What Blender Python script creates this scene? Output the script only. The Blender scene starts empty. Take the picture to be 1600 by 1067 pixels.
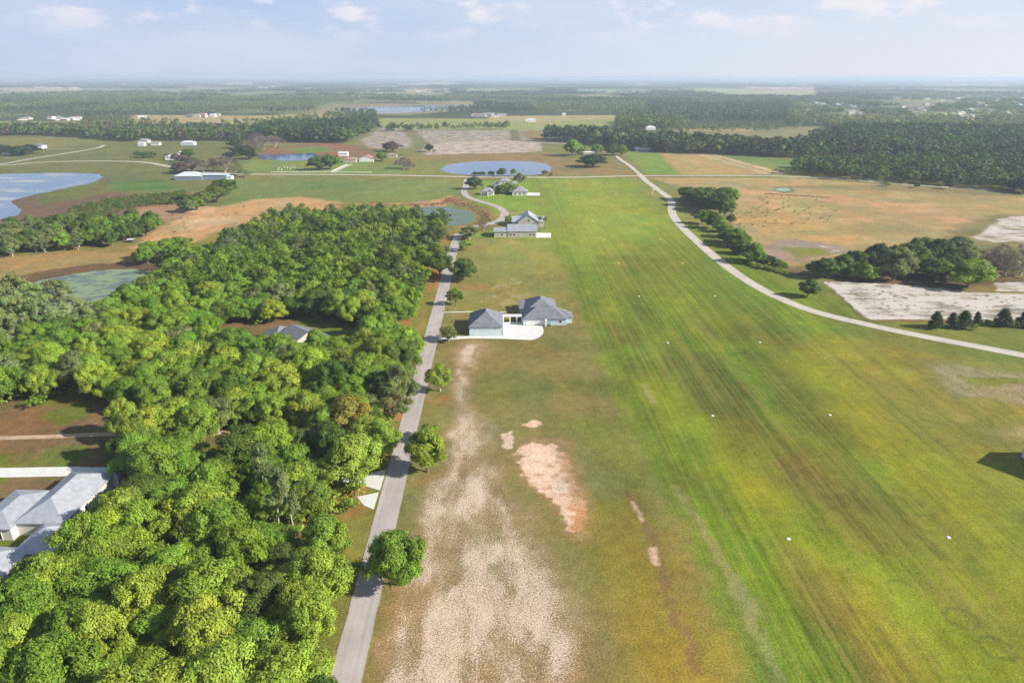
import bpy, math, random
import numpy as np
random.seed(7); RNG = np.random.default_rng(11)
sc = bpy.context.scene; COL = sc.collection
D2R = math.radians

# ---------------------------------------------------------------- camera geometry (survey of the photograph)
CAMH = 100.0; FPX = 1066.0; PITCH = D2R(21.2); YAW = D2R(1.0); ROLL = D2R(0.12)
_f = np.array([math.sin(YAW)*math.cos(PITCH), math.cos(YAW)*math.cos(PITCH), -math.sin(PITCH)])
_r = np.array([math.cos(YAW), -math.sin(YAW), 0.0]); _u = np.cross(_r, _f)
_r, _u = _r*math.cos(ROLL)+_u*math.sin(ROLL), _u*math.cos(ROLL)-_r*math.sin(ROLL)
def G(px, py, z=0.0):
    d = _f + _r*((px-800)/FPX) + _u*((533.5-py)/FPX); t = (z-CAMH)/d[2]
    return float(d[0]*t), float(d[1]*t)
def GL(pts, z=0.0): return [G(a, b, z) for a, b in pts]
def mpp(x, y, z=0.0): return float(np.array([x, y, z-CAMH]) @ _f)/FPX
def PX(x, y, z=0.0):
    v = np.stack([x, y, np.zeros_like(x)+z-CAMH], -1); c = v @ _f
    return 800+FPX*(v @ _r)/c, 533.5-FPX*(v @ _u)/c
KLIT = 1.55
def lin(c):
    c = np.asarray(c, float)/255.0
    return np.where(c <= .04045, c/12.92, ((c+.055)/1.055)**2.4)
def alb(c): return lin(c)/KLIT

# ---------------------------------------------------------------- bookkeeping
def tag(o, label=None, cat=None, group=None, kind=None):
    if label: o['label'] = label
    if cat: o['category'] = cat
    if group: o['group'] = group
    if kind: o['kind'] = kind
    return o
def empty(name, loc, rz=0.0, label=None, cat=None, group=None):
    o = bpy.data.objects.new(name, None); COL.objects.link(o); o.location = loc; o.rotation_euler = (0, 0, rz)
    o.empty_display_size = .5
    return tag(o, label, cat, group)
def link(name, me, parent=None, mat=None):
    if mat is not None and not me.materials: me.materials.append(mat)
    o = bpy.data.objects.new(name, me); COL.objects.link(o)
    if parent is not None: o.parent = parent
    return o
def np_mesh(name, V, F, tint=None, smooth=False):
    """F: (n,k) int array"""
    me = bpy.data.meshes.new(name); V = np.asarray(V, np.float32); F = np.asarray(F, np.int32); n, k = F.shape
    me.vertices.add(len(V)); me.vertices.foreach_set('co', V.ravel())
    me.loops.add(n*k); me.loops.foreach_set('vertex_index', F.ravel())
    me.polygons.add(n); me.polygons.foreach_set('loop_start', np.arange(0, n*k, k, dtype=np.int32))
    if smooth: me.polygons.foreach_set('use_smooth', np.ones(n, bool))
    me.update(calc_edges=True)
    if tint is not None:
        a = me.attributes.new('tint', 'FLOAT_COLOR', 'POINT')
        t = np.ones((len(V), 4), np.float32); t[:, :tint.shape[1]] = tint; a.data.foreach_set('color', t.ravel())
    return me

# ---------------------------------------------------------------- numpy noise
def _h(ix, iy, s):
    n = (ix*374761393 + iy*668265263 + s*974634777) & 0x7fffffff
    n = ((n ^ (n >> 13))*1274126177) & 0x7fffffff
    return ((n ^ (n >> 16)) & 0xffff)/65535.0
def vn(x, y, s=0):
    ix = np.floor(x).astype(np.int64); iy = np.floor(y).astype(np.int64); fx = x-ix; fy = y-iy
    fx = fx*fx*(3-2*fx); fy = fy*fy*(3-2*fy)
    return (_h(ix, iy, s)*(1-fx)+_h(ix+1, iy, s)*fx)*(1-fy)+(_h(ix, iy+1, s)*(1-fx)+_h(ix+1, iy+1, s)*fx)*fy
def fbm(x, y, s=0, o=4):
    t = 0; a = .5; w = 0
    for i in range(o): t = t+a*vn(x*2**i+i*17.3, y*2**i-i*9.1, s+i); w += a; a *= .55
    return t/w
def sstep(a, b, x): t = np.clip((x-a)/(b-a), 0, 1); return t*t*(3-2*t)
def sdf(x, y, poly, closed=True):
    """signed distance, negative inside (closed) / plain distance to a polyline"""
    P = np.asarray(poly, float); n = len(P); d = np.full(x.shape, 1e18); ins = np.zeros(x.shape, bool)
    for i in range(n if closed else n-1):
        a = P[i]; b = P[(i+1) % n]; ex, ey = b-a; wx = x-a[0]; wy = y-a[1]
        t = np.clip((wx*ex+wy*ey)/(ex*ex+ey*ey+1e-9), 0, 1); d = np.minimum(d, (wx-ex*t)**2+(wy-ey*t)**2)
        if closed and a[1] != b[1]:
            ins ^= ((a[1] > y) != (b[1] > y)) & (x < ex*(y-a[1])/(b[1]-a[1])+a[0])
    d = np.sqrt(d)
    return np.where(ins, -d, d) if closed else d
def spline(pts, n=8):
    P = np.asarray(pts, float); P = np.vstack([2*P[0]-P[1], P, 2*P[-1]-P[-2]]); out = []
    for i in range(1, len(P)-2):
        for t in np.arange(n)/n:
            out.append(.5*((2*P[i])+(P[i+1]-P[i-1])*t+(2*P[i-1]-5*P[i]+4*P[i+1]-P[i+2])*t*t+(3*P[i]-P[i-1]-3*P[i+1]+P[i+2])*t**3))
    out.append(P[-2]); return np.array(out)

# ---------------------------------------------------------------- materials
def newmat(name):
    m = bpy.data.materials.new(name); m.use_nodes = True; nt = m.node_tree; nt.nodes.clear()
    out = nt.nodes.new('ShaderNodeOutputMaterial'); b = nt.nodes.new('ShaderNodeBsdfPrincipled')
    nt.links.new(b.outputs[0], out.inputs[0]); return m, nt, b
class N:
    def __init__(s, nt): s.nt = nt
    def node(s, t, **k):
        n = s.nt.nodes.new(t)
        for a, v in k.items(): setattr(n, a, v)
        return n
    def put(s, sock, v):
        if hasattr(v, 'is_linked') or hasattr(v, 'links'): s.nt.links.new(v, sock)
        elif isinstance(v, (tuple, list, np.ndarray)):
            v = list(v); n = len(sock.default_value); sock.default_value = (v+[1.0])[:n] if len(v) < n else v[:n]
        else: sock.default_value = v
    def math(s, op, a, b=0.0, c=0.0, clamp=False):
        n = s.node('ShaderNodeMath', operation=op, use_clamp=clamp)
        for i, v in enumerate((a, b, c)): s.put(n.inputs[i], v)
        return n.outputs[0]
    def mix(s, f, a, b, mode='MIX'):
        n = s.node('ShaderNodeMix', data_type='RGBA', blend_type=mode)
        s.put(n.inputs[0], f); s.put(n.inputs[6], a); s.put(n.inputs[7], b); return n.outputs[2]
    def noise(s, vec, scale, detail=2.0, rough=.5):
        n = s.node('ShaderNodeTexNoise'); s.put(n.inputs['Vector'], vec); s.put(n.inputs['Scale'], scale)
        s.put(n.inputs['Detail'], detail); s.put(n.inputs['Roughness'], rough); return n.outputs[0]
    def ramp(s, v, lo, hi, a=0.0, b=1.0):
        n = s.node('ShaderNodeMapRange', interpolation_type='SMOOTHSTEP'); s.put(n.inputs[0], v)
        for i, q in enumerate((lo, hi, a, b)): s.put(n.inputs[i+1], q)
        return n.outputs[0]
    def vmul(s, vec, k):
        n = s.node('ShaderNodeVectorMath', operation='MULTIPLY'); s.put(n.inputs[0], vec); n.inputs[1].default_value = k; return n.outputs[0]
    def pos(s): return s.node('ShaderNodeNewGeometry').outputs['Position']
    def objc(s): return s.node('ShaderNodeTexCoord').outputs['Object']
    def attr(s, nm): return s.node('ShaderNodeAttribute', attribute_name=nm)
    def bump(s, h, st, dist=.1):
        n = s.node('ShaderNodeBump'); s.put(n.inputs['Strength'], st); s.put(n.inputs['Distance'], dist); s.put(n.inputs['Height'], h); return n.outputs[0]

def mat_plain(name, col, rough=.7, var=.12, scale=1.5, metal=0.0, spec=.3, bump=0.0):
    m, nt, b = newmat(name); q = N(nt); o = q.objc()
    n = q.noise(o, scale, 4, .6); k = q.ramp(n, .25, .75, 1-var, 1+var)
    c = q.mix(1.0, list(col)+[1], q.node('ShaderNodeCombineColor').outputs[0], 'MULTIPLY')
    cc = nt.nodes[-1] if False else None
    comb = [x for x in nt.nodes if x.type == 'COMBINE_COLOR'][-1]
    for i in range(3): nt.links.new(k, comb.inputs[i])
    nt.links.new(c, b.inputs['Base Color']); b.inputs['Roughness'].default_value = rough; b.inputs['Metallic'].default_value = metal
    b.inputs['Specular IOR Level'].default_value = spec
    if bump: nt.links.new(q.bump(n, bump, .05), b.inputs['Normal'])
    return m
def mat_shingle(name, col):
    m, nt, b = newmat(name); q = N(nt); o = q.objc()
    w = q.node('ShaderNodeTexBrick'); q.put(w.inputs['Vector'], o); w.inputs['Scale'].default_value = 3.0
    w.inputs['Color1'].default_value = (*[c*.85 for c in col], 1); w.inputs['Color2'].default_value = (*[c*1.15 for c in col], 1); w.inputs['Mortar'].default_value = (*[c*.7 for c in col], 1)
    n = q.ramp(q.noise(o, .5, 4), .3, .7, .85, 1.15)
    c = q.mix(1.0, w.outputs[0], (1, 1, 1, 1), 'MULTIPLY'); cb = q.node('ShaderNodeCombineColor')
    for i in range(3): nt.links.new(n, cb.inputs[i])
    nt.links.new(q.mix(1.0, c, cb.outputs[0], 'MULTIPLY'), b.inputs['Base Color']); b.inputs['Roughness'].default_value = .85
    return m
def mat_seam(name, col, axis=0, step=.45, rough=.38, metal=.35):
    """standing-seam metal roof: fine raised ribs running down the slope"""
    m, nt, b = newmat(name); q = N(nt); o = q.objc()
    sx = q.node('ShaderNodeSeparateXYZ'); q.put(sx.inputs[0], o)
    f = q.math('FRACT', q.math('DIVIDE', sx.outputs[axis], step)); rib = q.ramp(q.math('ABSOLUTE', q.math('SUBTRACT', f, .5)), .36, .47)
    n = q.ramp(q.noise(o, .7, 5, .6), .3, .7, .86, 1.1)
    cb = q.node('ShaderNodeCombineColor')
    for i in range(3): nt.links.new(n, cb.inputs[i])
    c = q.mix(1.0, list(col)+[1], cb.outputs[0], 'MULTIPLY'); c = q.mix(q.math('MULTIPLY', rib, .25), c, (col[0]*.5, col[1]*.5, col[2]*.5, 1))
    nt.links.new(c, b.inputs['Base Color']); b.inputs['Roughness'].default_value = rough; b.inputs['Metallic'].default_value = metal
    nt.links.new(q.bump(rib, .6, .04), b.inputs['Normal']); return m
def mat_siding(name, col, rough=.65):
    m, nt, b = newmat(name); q = N(nt); o = q.objc()
    sx = q.node('ShaderNodeSeparateXYZ'); q.put(sx.inputs[0], o)
    f = q.math('FRACT', q.math('DIVIDE', sx.outputs[2], .2)); n = q.ramp(q.noise(o, .8, 4), .3, .7, .92, 1.05)
    cb = q.node('ShaderNodeCombineColor')
    for i in range(3): nt.links.new(n, cb.inputs[i])
    nt.links.new(q.mix(1.0, list(col)+[1], cb.outputs[0], 'MULTIPLY'), b.inputs['Base Color']); b.inputs['Roughness'].default_value = rough
    nt.links.new(q.bump(f, .5, .03), b.inputs['Normal']); return m
def mat_concrete(name, col, joint=0.0, worn=.12):
    m, nt, b = newmat(name); q = N(nt); p = q.pos()
    n1 = q.ramp(q.noise(p, .35, 6, .62), .3, .7, 1-worn, 1+worn); n2 = q.ramp(q.noise(p, 6.0, 3), .3, .7, .93, 1.06)
    k = q.math('MULTIPLY', n1, n2)
    if joint:
        sx = q.node('ShaderNodeSeparateXYZ'); q.put(sx.inputs[0], p)
        for ax in (0, 1):
            f = q.math('ABSOLUTE', q.math('SUBTRACT', q.math('FRACT', q.math('DIVIDE', sx.outputs[ax], joint)), .5))
            k = q.math('MULTIPLY', k, q.ramp(f, .0, .025, .78, 1.0))
    cb = q.node('ShaderNodeCombineColor')
    for i in range(3): nt.links.new(k, cb.inputs[i])
    nt.links.new(q.mix(1.0, list(col)+[1], cb.outputs[0], 'MULTIPLY'), b.inputs['Base Color']); b.inputs['Roughness'].default_value = .85
    return m
def mat_road(name, col):
    """old pale asphalt: UV u across the lane, wheel tracks, patches and thin cracks"""
    m, nt, b = newmat(name); q = N(nt); p = q.pos()
    at = q.attr('tint'); u = q.node('ShaderNodeSeparateColor'); q.put(u.inputs[0], at.outputs['Color']); U = u.outputs[0]
    n1 = q.ramp(q.noise(p, .12, 6, .65), .3, .7, .9, 1.1); n2 = q.ramp(q.noise(p, 3.0, 5, .7), .25, .75, .9, 1.08)
    st = q.ramp(q.noise(q.vmul(p, (1.6, .03, 1)), 1.0, 3), .35, .7, 1.04, .93)
    k = q.math('MULTIPLY', q.math('MULTIPLY', n1, n2), st)
    tr = q.math('ABSOLUTE', q.math('SUBTRACT', q.math('ABSOLUTE', q.math('SUBTRACT', U, .5)), .25))
    k = q.math('MULTIPLY', k, q.ramp(tr, .0, .12, .94, 1.0))
    k = q.math('MULTIPLY', k, q.ramp(q.math('ABSOLUTE', q.math('SUBTRACT', q.noise(p, .5, 8, .75), .5)), 0, .006, .8, 1.0))
    edge = q.math('MINIMUM', U, q.math('SUBTRACT', 1.0, U))
    cb = q.node('ShaderNodeCombineColor')
    for i in range(3): nt.links.new(k, cb.inputs[i])
    c = q.mix(1.0, list(col)+[1], cb.outputs[0], 'MULTIPLY')
    e = q.ramp(q.math('ADD', edge, q.math('MULTIPLY', q.math('SUBTRACT', q.noise(p, 1.2, 4), .5), .12)), .0, .05, 1.0, 0.0)
    c = q.mix(q.math('MULTIPLY', e, .7), c, (*alb((165, 140, 95)), 1))
    nt.links.new(c, b.inputs['Base Color']); b.inputs['Roughness'].default_value = .9; b.inputs['Specular IOR Level'].default_value = .25
    return m
def mat_leaf(name, transl=.35):
    m, nt, b = newmat(name); q = N(nt)
    at = q.attr('tint'); oi = q.node('ShaderNodeObjectInfo')
    c = q.mix(1.0, at.outputs['Color'], oi.outputs['Color'], 'MULTIPLY')
    nt.links.new(c, b.inputs['Base Color']); b.inputs['Roughness'].default_value = .6; b.inputs['Specular IOR Level'].default_value = .25
    t = q.node('ShaderNodeBsdfTranslucent'); c2 = q.mix(1.0, c, (1.15, 1.15, .55, 1), 'MULTIPLY'); nt.links.new(c2, t.inputs[0])
    mx = q.node('ShaderNodeMixShader'); mx.inputs[0].default_value = transl
    nt.links.new(b.outputs[0], mx.inputs[1]); nt.links.new(t.outputs[0], mx.inputs[2])
    out = [x for x in nt.nodes if x.type == 'OUTPUT_MATERIAL'][0]; nt.links.new(mx.outputs[0], out.inputs[0]); return m
def mat_water(name, deep, algae=None, amt=0.0, sc_=.03, stretch=(1, 1, 1), rough=.08):
    m, nt, b = newmat(name); q = N(nt); p = q.vmul(q.pos(), stretch)
    c = list(deep)+[1]; b.inputs['Roughness'].default_value = rough
    if algae is not None:
        f = q.ramp(q.noise(p, sc_, 8, .68), amt-.05, amt+.05)
        nt.links.new(q.mix(f, c, list(algae)+[1]), b.inputs['Base Color']); nt.links.new(q.ramp(f, 0, 1, rough, .7), b.inputs['Roughness'])
    else: b.inputs['Base Color'].default_value = c
    b.inputs['IOR'].default_value = 1.33
    nt.links.new(q.bump(q.noise(q.pos(), .6, 3), .25, .05), b.inputs['Normal']); return m

M = dict(
    shingle=mat_shingle('slate_shingle', (.165, .175, .21)), greyshingle=mat_shingle('grey_shingle', (.26, .265, .28)), midshingle=mat_shingle('mid_grey_shingle', (.17, .18, .205)), brown=mat_shingle('brown_tile', (.33, .22, .17)),
    seam=mat_seam('grey_standing_seam', (.42, .45, .50)), seamY=mat_seam('pale_standing_seam', (.44, .47, .52), axis=1, rough=.45), metal=mat_plain('barn_metal', (.62, .65, .68), .45, .06, metal=.2),
    blue=mat_siding('pale_blue_siding', (.52, .64, .69)), white=mat_plain('white_paint', (.72, .72, .70), .6, .05), beige=mat_siding('beige_siding', (.46, .43, .36)),
    cream=mat_siding('cream_siding', (.62, .60, .55)), slate=mat_plain('blue_grey_wall', (.20, .26, .33), .6), dark=mat_plain('dark_paint', (.05, .05, .055), .5), tan=mat_plain('tan_stucco', (.50, .42, .33), .8),
    glass=mat_plain('window_glass', (.03, .04, .05), .12, .02, spec=.8), bluedoor=mat_plain('blue_door_paint', (.2, .38, .46), .5), concrete=mat_concrete('pale_concrete', (.60, .60, .58), 3.0, .05),
    oldconcrete=mat_concrete('weathered_concrete', (.50, .48, .44), 0, .15), road=mat_road('worn_pale_asphalt', alb((203, 194, 190))), dirt=mat_concrete('dirt_track', alb((205, 175, 145)), 0, .2),
    limerock=mat_road('pale_crushed_road', alb((222, 214, 200))), bark=mat_plain('grey_bark', (.16, .13, .10), .9, .3, 3.0), palebark=mat_plain('pale_bark', (.42, .38, .33), .9, .25, 3.0), leaf=mat_leaf('tree_leaves', .28), fence=mat_plain('white_fence_paint', (.75, .75, .73), .6, .04),
    marker=mat_plain('marker_white', (.85, .85, .83), .5, .03), orange=mat_plain('windsock_cloth', (.75, .6, .5), .8, .05))
# ---------------------------------------------------------------- ground paint plan (surface colours, some cloud shade painted in)
WOOD = [(-260, 1400), (560, 1400), (470, 1090), (492, 1008), (516, 940), (526, 888), (475, 866), (484, 836), (556, 800), (580, 772), (588, 705), (612, 690), (620, 650), (598, 632), (618, 618), (640, 600), (652, 565), (632, 540), (634, 510), (655, 480), (672, 440), (682, 420), (692, 392), (699, 365), (695, 352), (640, 347), (560, 345), (460, 344), (385, 366), (345, 395), (285, 418), (240, 450), (195, 488), (140, 520), (60, 548), (-200, 580)]
WOODW = GL(WOOD)
ZONES = []   # (world polygon or line, colour, softness m, warp m, sand, width(for lines) , stripe)
def zone(pts, rgb, soft=4, warp=5, sand=None, width=None, stripe=None, op=1.0, world=False, spl=False):
    w = pts if world else GL(pts)
    if spl: w = spline(w, 6)
    ZONES.append((np.array(w), alb(rgb), soft, warp, sand, width, stripe, op))
# broad meadows
zone([(-300, 250), (400, 213), (400, 262), (250, 330), (160, 345), (-300, 420)], (122, 126, 74), 15, 12)
zone([(370, 283), (700, 279), (722, 300), (715, 325), (660, 332), (520, 322), (340, 325)], (124, 142, 80), 8, 6)
zone([(560, 281), (715, 281), (718, 320), (600, 322)], (142, 150, 84), 14, 10, op=.7)
zone([(380, 248), (545, 250), (640, 262), (640, 273), (380, 270)], (135, 152, 80), 8, 6)
zone([(-60, 430), (-60, 330), (40, 300), (150, 268), (175, 285), (120, 312), (175, 298), (262, 316), (215, 348), (60, 352)], (126, 104, 84), 5, 6)
zone([(60, 268), (170, 284), (120, 312), (60, 320)], (112, 122, 66), 6, 5)
zone([(170, 285), (265, 280), (280, 295), (180, 300)], (100, 130, 66), 8, 6)
zone([(190, 315), (300, 300), (330, 318), (240, 330), (150, 335)], (142, 116, 86), 5, 5)
zone([(215, 325), (300, 318), (330, 330), (260, 348), (200, 345)], (170, 140, 112), 5, 5)
zone([(190, 405), (232, 362), (285, 340), (350, 322), (395, 312), (470, 308), (528, 316), (532, 326), (470, 345), (395, 350), (335, 385), (250, 408)], (206, 168, 120), 4, 5, sand=.12)
zone([(285, 385), (350, 360), (400, 345), (410, 352), (350, 385), (300, 400)], (146, 142, 78), 5, 4)
zone([(295, 345), (350, 338), (370, 345), (320, 358), (285, 362)], (220, 182, 140), 4, 4)
zone([(525, 320), (600, 319), (660, 319), (690, 317), (702, 309), (712, 315), (735, 322), (757, 333), (762, 342), (748, 352), (728, 353)], (200, 150, 110), 1.5, 3, width=5, spl=True)
zone([(640, 317), (690, 312), (703, 305), (704, 318), (690, 325), (640, 325)], (205, 160, 118), 2, 3)
zone([(290, 323), (338, 323), (334, 334), (296, 333)], (222, 182, 142), 1.5, 1.5)
zone([(-80, 470), (-80, 410), (120, 392), (232, 396), (268, 410), (240, 424), (120, 440), (0, 470)], (176, 146, 94), 3, 4)
zone([(-80, 460), (60, 424), (150, 412), (225, 410), (262, 416), (235, 428), (120, 432), (0, 452)], (116, 94, 70), 2, 3)
# brown marshes and the ploughed field far out
zone([(398, 243), (420, 232), (520, 222), (592, 236), (590, 246), (500, 246), (450, 250)], (152, 112, 88), 8, 8)
zone([(440, 232), (500, 228), (530, 236), (470, 241)], (120, 142, 74), 6, 6)
zone([(562, 219), (598, 199), (700, 199), (830, 199), (880, 204), (905, 214), (905, 226), (845, 224), (848, 236), (760, 242), (662, 242), (640, 232), (575, 232)], (150, 142, 128), 4, 4, sand=.42, stripe=.8)
zone([(660, 228), (700, 222), (800, 219), (843, 224), (848, 236), (770, 243), (668, 242)], (162, 148, 126), 5, 5, sand=.52)
zone([(640, 199), (668, 222), (655, 242), (640, 236), (648, 222), (630, 205)], (134, 132, 88), 6, 6)
zone([(802, 199), (806, 220)], (120, 122, 84), 4, 2, width=8)
zone([(815, 205), (860, 204), (875, 212), (840, 219), (820, 214)], (158, 136, 84), 6, 6)
zone([(565, 232), (600, 236), (640, 243), (600, 244)], (104, 122, 66), 4, 4)
zone([(640, 243), (870, 238), (980, 255), (994, 273), (880, 274), (720, 274), (640, 268)], (158, 134, 88), 8, 8)
zone([(640, 253), (700, 250), (700, 272), (640, 272)], (142, 146, 78), 8, 6)
zone([(860, 236), (960, 240), (975, 252), (880, 248)], (128, 136, 76), 6, 6)
zone([(905, 243), (975, 246), (992, 268), (900, 258)], (146, 134, 84), 6, 6)
zone([(976, 237), (1028, 236), (1064, 273), (1012, 273)], (134, 160, 70), 2, 2)
zone([(1028, 238), (1110, 239), (1235, 273), (1064, 273)], (188, 164, 108), 4, 3, sand=.1)
zone([(1094, 241), (1140, 255), (1200, 272)], (208, 192, 166), 3, 2, width=3)
zone([(1110, 240), (1165, 256), (1225, 272)], (208, 192, 166), 3, 2, width=3)
zone([(1120, 240), (1250, 252), (1250, 274), (1200, 262)], (126, 148, 76), 6, 5)
# central runway and lots
zone([(-29, 60), (46, 60), (46, 260), (38, 300), (34, 640), (30, 740), (-29, 740)], (142, 134, 80), 6, 5, world=True)
zone([(-25, 290), (34, 290), (33, 444), (-22, 444)], (150, 146, 78), 6, 5, world=True, sand=.06)
zone([(-4, 400), (33, 400), (33, 440), (0, 440)], (158, 154, 82), 8, 8, world=True, op=.6)
zone([(-24, 450), (40, 444), (48, 560), (40, 720), (-20, 720), (-24, 600), (4, 520), (4, 480)], (136, 168, 62), 6, 5, world=True)
zone([(4, 505), (30, 505), (32, 545), (6, 548)], (160, 158, 88), 6, 4, world=True)
zone([(8, 549), (36, 551)], (132, 124, 66), 2, 2, world=True, width=2.5)
zone([(38, 250), (47, 60), (150, 30), (190, 150), (212, 216), (150, 400), (128, 560), (134, 700), (128, 738), (34, 738), (30, 560), (36, 400)], (124, 145, 47), 5, 3, stripe=1.0, world=True)
zone([(34, 380), (34, 738), (128, 738), (134, 690), (127, 560), (135, 470)], (156, 172, 70), 40, 10, world=True, op=.9, stripe=.3)
zone([(45, 70), (43, 200), (40, 300), (38, 420)], (104, 132, 42), 3, 6, world=True, width=2.5, op=.45)
zone([(48, 70), (46.5, 140), (46, 200), (44, 300), (42, 400)], (84, 100, 44), .5, 1.2, world=True, width=.35, op=.6)
zone([(60, 262), (74, 262), (86, 170), (80, 138), (66, 138), (62, 200)], (104, 96, 54), 5, 9, world=True, op=.42, stripe=.9)
zone([(92, 250), (108, 250), (116, 175), (104, 165)], (106, 102, 52), 5, 9, world=True, op=.42, stripe=.9)
zone([(40, 330), (130, 310), (120, 255), (44, 262)], (106, 126, 44), 18, 12, world=True, op=.45, stripe=.8)  # soft cloud shade painted into the runway grass as dull green
zone([(60, 400), (128, 390), (120, 360), (60, 365)], (112, 124, 48), 12, 12, world=True, op=.5, stripe=1.0)
zone([(90, 150), (140, 160), (150, 115), (110, 100)], (122, 108, 54), 8, 10, world=True, op=.42, stripe=.9)
zone([(60, 128), (74, 128), (82, 70), (66, 70)], (140, 114, 66), 4, 6, world=True, op=.6, stripe=1.0)
zone([(84, 112), (92, 118), (112, 88), (98, 84)], (132, 110, 62), 4, 6, world=True, op=.55, stripe=1.0)
zone([(76, 165), (88, 170), (92, 128), (82, 124)], (134, 114, 64), 4, 6, world=True, op=.5, stripe=1.0)
zone([(46, 170), (62, 170), (62, 120), (50, 110)], (112, 148, 38), 5, 6, world=True, op=.42, stripe=.9)
zone([(55, 215), (68, 140), (90, 90)], (158, 166, 46), 8, 5, world=True, width=8, op=.6)
zone([(112, 235), (118, 150), (105, 90)], (168, 168, 46), 10, 5, world=True, width=10, op=.6)
zone([(120, 260), (210, 260), (210, 216), (190, 100), (130, 100), (126, 170)], (150, 142, 64), 14, 9, world=True, op=.85, stripe=.4)
zone([(140, 300), (205, 262), (240, 250), (230, 222), (200, 225), (150, 250)], (128, 132, 60), 8, 6, world=True)
zone([(130, 108), (150, 108), (155, 150), (132, 148)], (162, 168, 50), 8, 5, world=True, op=.7)
zone([(-22, 205), (44, 208), (46, 222), (-18, 225)], (112, 120, 54), 8, 5, world=True, op=.6)
zone([(-2, 250), (44, 245), (44, 256), (0, 259)], (120, 124, 60), 5, 4, world=True, op=.6)
zone([(18, 190), (34, 150), (40, 150), (40, 190)], (128, 140, 50), 6, 4, world=True, op=.6)
zone([(12, 150), (26, 95), (42, 95), (36, 150)], (154, 138, 54), 6, 5, world=True, op=.8)
zone([(22, 100), (30, 60), (44, 60), (42, 100)], (168, 146, 52), 6, 5, world=True, op=.7)
# fallen leaves and bare soil by the roadside trees
for cx, cy, r in ((-18, 112, 7), (-17, 120, 6), (-17, 155, 7), (-19, 205, 5), (-15, 335, 7), (-17, 245, 4), (-18, 290, 4), (-18, 420, 5)):
    zone([(cx-r, cy-r*.5), (cx, cy-r*.8), (cx+r, cy-r*.4), (cx+r*.8, cy+r*.6), (cx-r*.6, cy+r*.7)], (168, 132, 84), 2.5, 3, world=True, op=.8)
# bare patch of the lot
PINK = (250, 208, 180)
zone([(796, 700), (820, 684), (880, 686), (905, 730), (922, 790), (926, 845), (905, 850), (870, 812), (830, 768), (805, 730)], (170, 136, 92), 2, 3, sand=.34, op=.8)
zone([(806, 704), (828, 694), (866, 695), (880, 712), (892, 742), (905, 780), (912, 822), (898, 826), (872, 792), (840, 762), (822, 735)], PINK, .7, 2.6)
zone([(868, 700), (884, 715), (898, 745), (912, 790), (915, 822), (905, 826), (888, 780)], (190, 138, 92), 1.2, 2.0, op=.7)
zone([(893, 790), (908, 795), (913, 824), (898, 825)], (214, 142, 86), 1.0, 2.0, op=.7)
for a_, b_2, r_ in ((845, 742, .9), (858, 762, .7), (838, 722, .6), (868, 745, 1.1), (880, 772, .8), (862, 728, .8), (888, 790, .7), (872, 800, .5), (838, 756, .5)):
    gx, gy = G(a_, b_2); zone([(gx-r_, gy-r_), (gx+r_, gy-r_*.6), (gx+r_*.8, gy+r_), (gx-r_*.7, gy+r_*.8)], (206, 146, 104), .5, 1.6, world=True, op=.7)
zone([(783, 680), (797, 674), (803, 690), (798, 702), (788, 698)], PINK, .4, 1.0)
zone([(815, 664), (832, 655), (846, 660), (840, 668)], PINK, .4, 1.2, op=.9)
zone([(985, 772), (1000, 800), (1018, 840), (1032, 880), (1056, 960), (1085, 1040)], (150, 114, 76), 1.5, 2.9, width=1.2, op=.85)
zone([(988, 785), (1004, 812)], (232, 192, 158), .5, .8, width=.5); zone([(1018, 856), (1025, 878)], (234, 196, 164), .5, .8, width=.9)
zone([(1060, 760), (1105, 840), (1150, 920), (1185, 985), (1215, 1060)], (150, 148, 92), 1.2, 1.8, width=1.2, op=.8)
zone([(1125, 880), (1155, 905), (1190, 960), (1165, 980)], (150, 148, 96), 1.5, 2, op=.7)
zone([(1003, 600), (1010, 600), (1028, 630), (1018, 634)], (168, 164, 108), 1, 1.2, op=.8)
# fairy rings
for cx, cy in ((91, 105), (84, 113), (93, 97.5)):
    a = np.linspace(0, 2*math.pi, 15)[:14 if cy != 113 else 9]; zone([(cx+3.0*math.cos(t), cy+3.0*math.sin(t)) for t in a], (104, 108, 52), .6, .6, world=True, width=.32, op=.65)
# golden marsh to the right of the taxi road
zone([(1012, 278), (1240, 278), (1560, 300), (1760, 330), (1760, 372), (1560, 372), (1500, 380), (1330, 405), (1258, 430), (1235, 428), (1150, 365), (1130, 300), (1060, 292)], (188, 164, 112), 6, 7)
zone([(1150, 295), (1290, 305), (1460, 322), (1530, 348), (1440, 360), (1300, 340), (1180, 320)], (208, 166, 124), 12, 10, op=.8)
zone([(1150, 340), (1250, 345), (1400, 362), (1350, 382), (1262, 378), (1180, 362)], (206, 168, 108), 12, 10, op=.8)
zone([(1190, 305), (1265, 312), (1310, 325), (1240, 335)], (196, 176, 108), 8, 8, op=.7)
zone([(1200, 303), (1295, 309)], (118, 116, 70), 2, 3, width=4)
zone([(1180, 291), (1600, 308), (1760, 318), (1760, 304), (1400, 288)], (140, 132, 88), 8, 8, op=.8)
zone([(1500, 352), (1560, 335), (1760, 345), (1760, 400), (1540, 400), (1460, 375)], (140, 128, 84), 8, 8)
zone([(1180, 386), (1215, 374), (1260, 376), (1320, 385), (1330, 395), (1290, 402), (1240, 410), (1205, 404)], (168, 150, 134), 4, 4, sand=.2)
zone([(1225, 386), (1290, 388), (1300, 400), (1240, 402)], (134, 140, 66), 4, 4)
zone([(1205, 425), (1260, 410), (1330, 402), (1600, 400), (1760, 410), (1760, 450), (1340, 450), (1280, 440)], (112, 94, 66), 5, 5)
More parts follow.
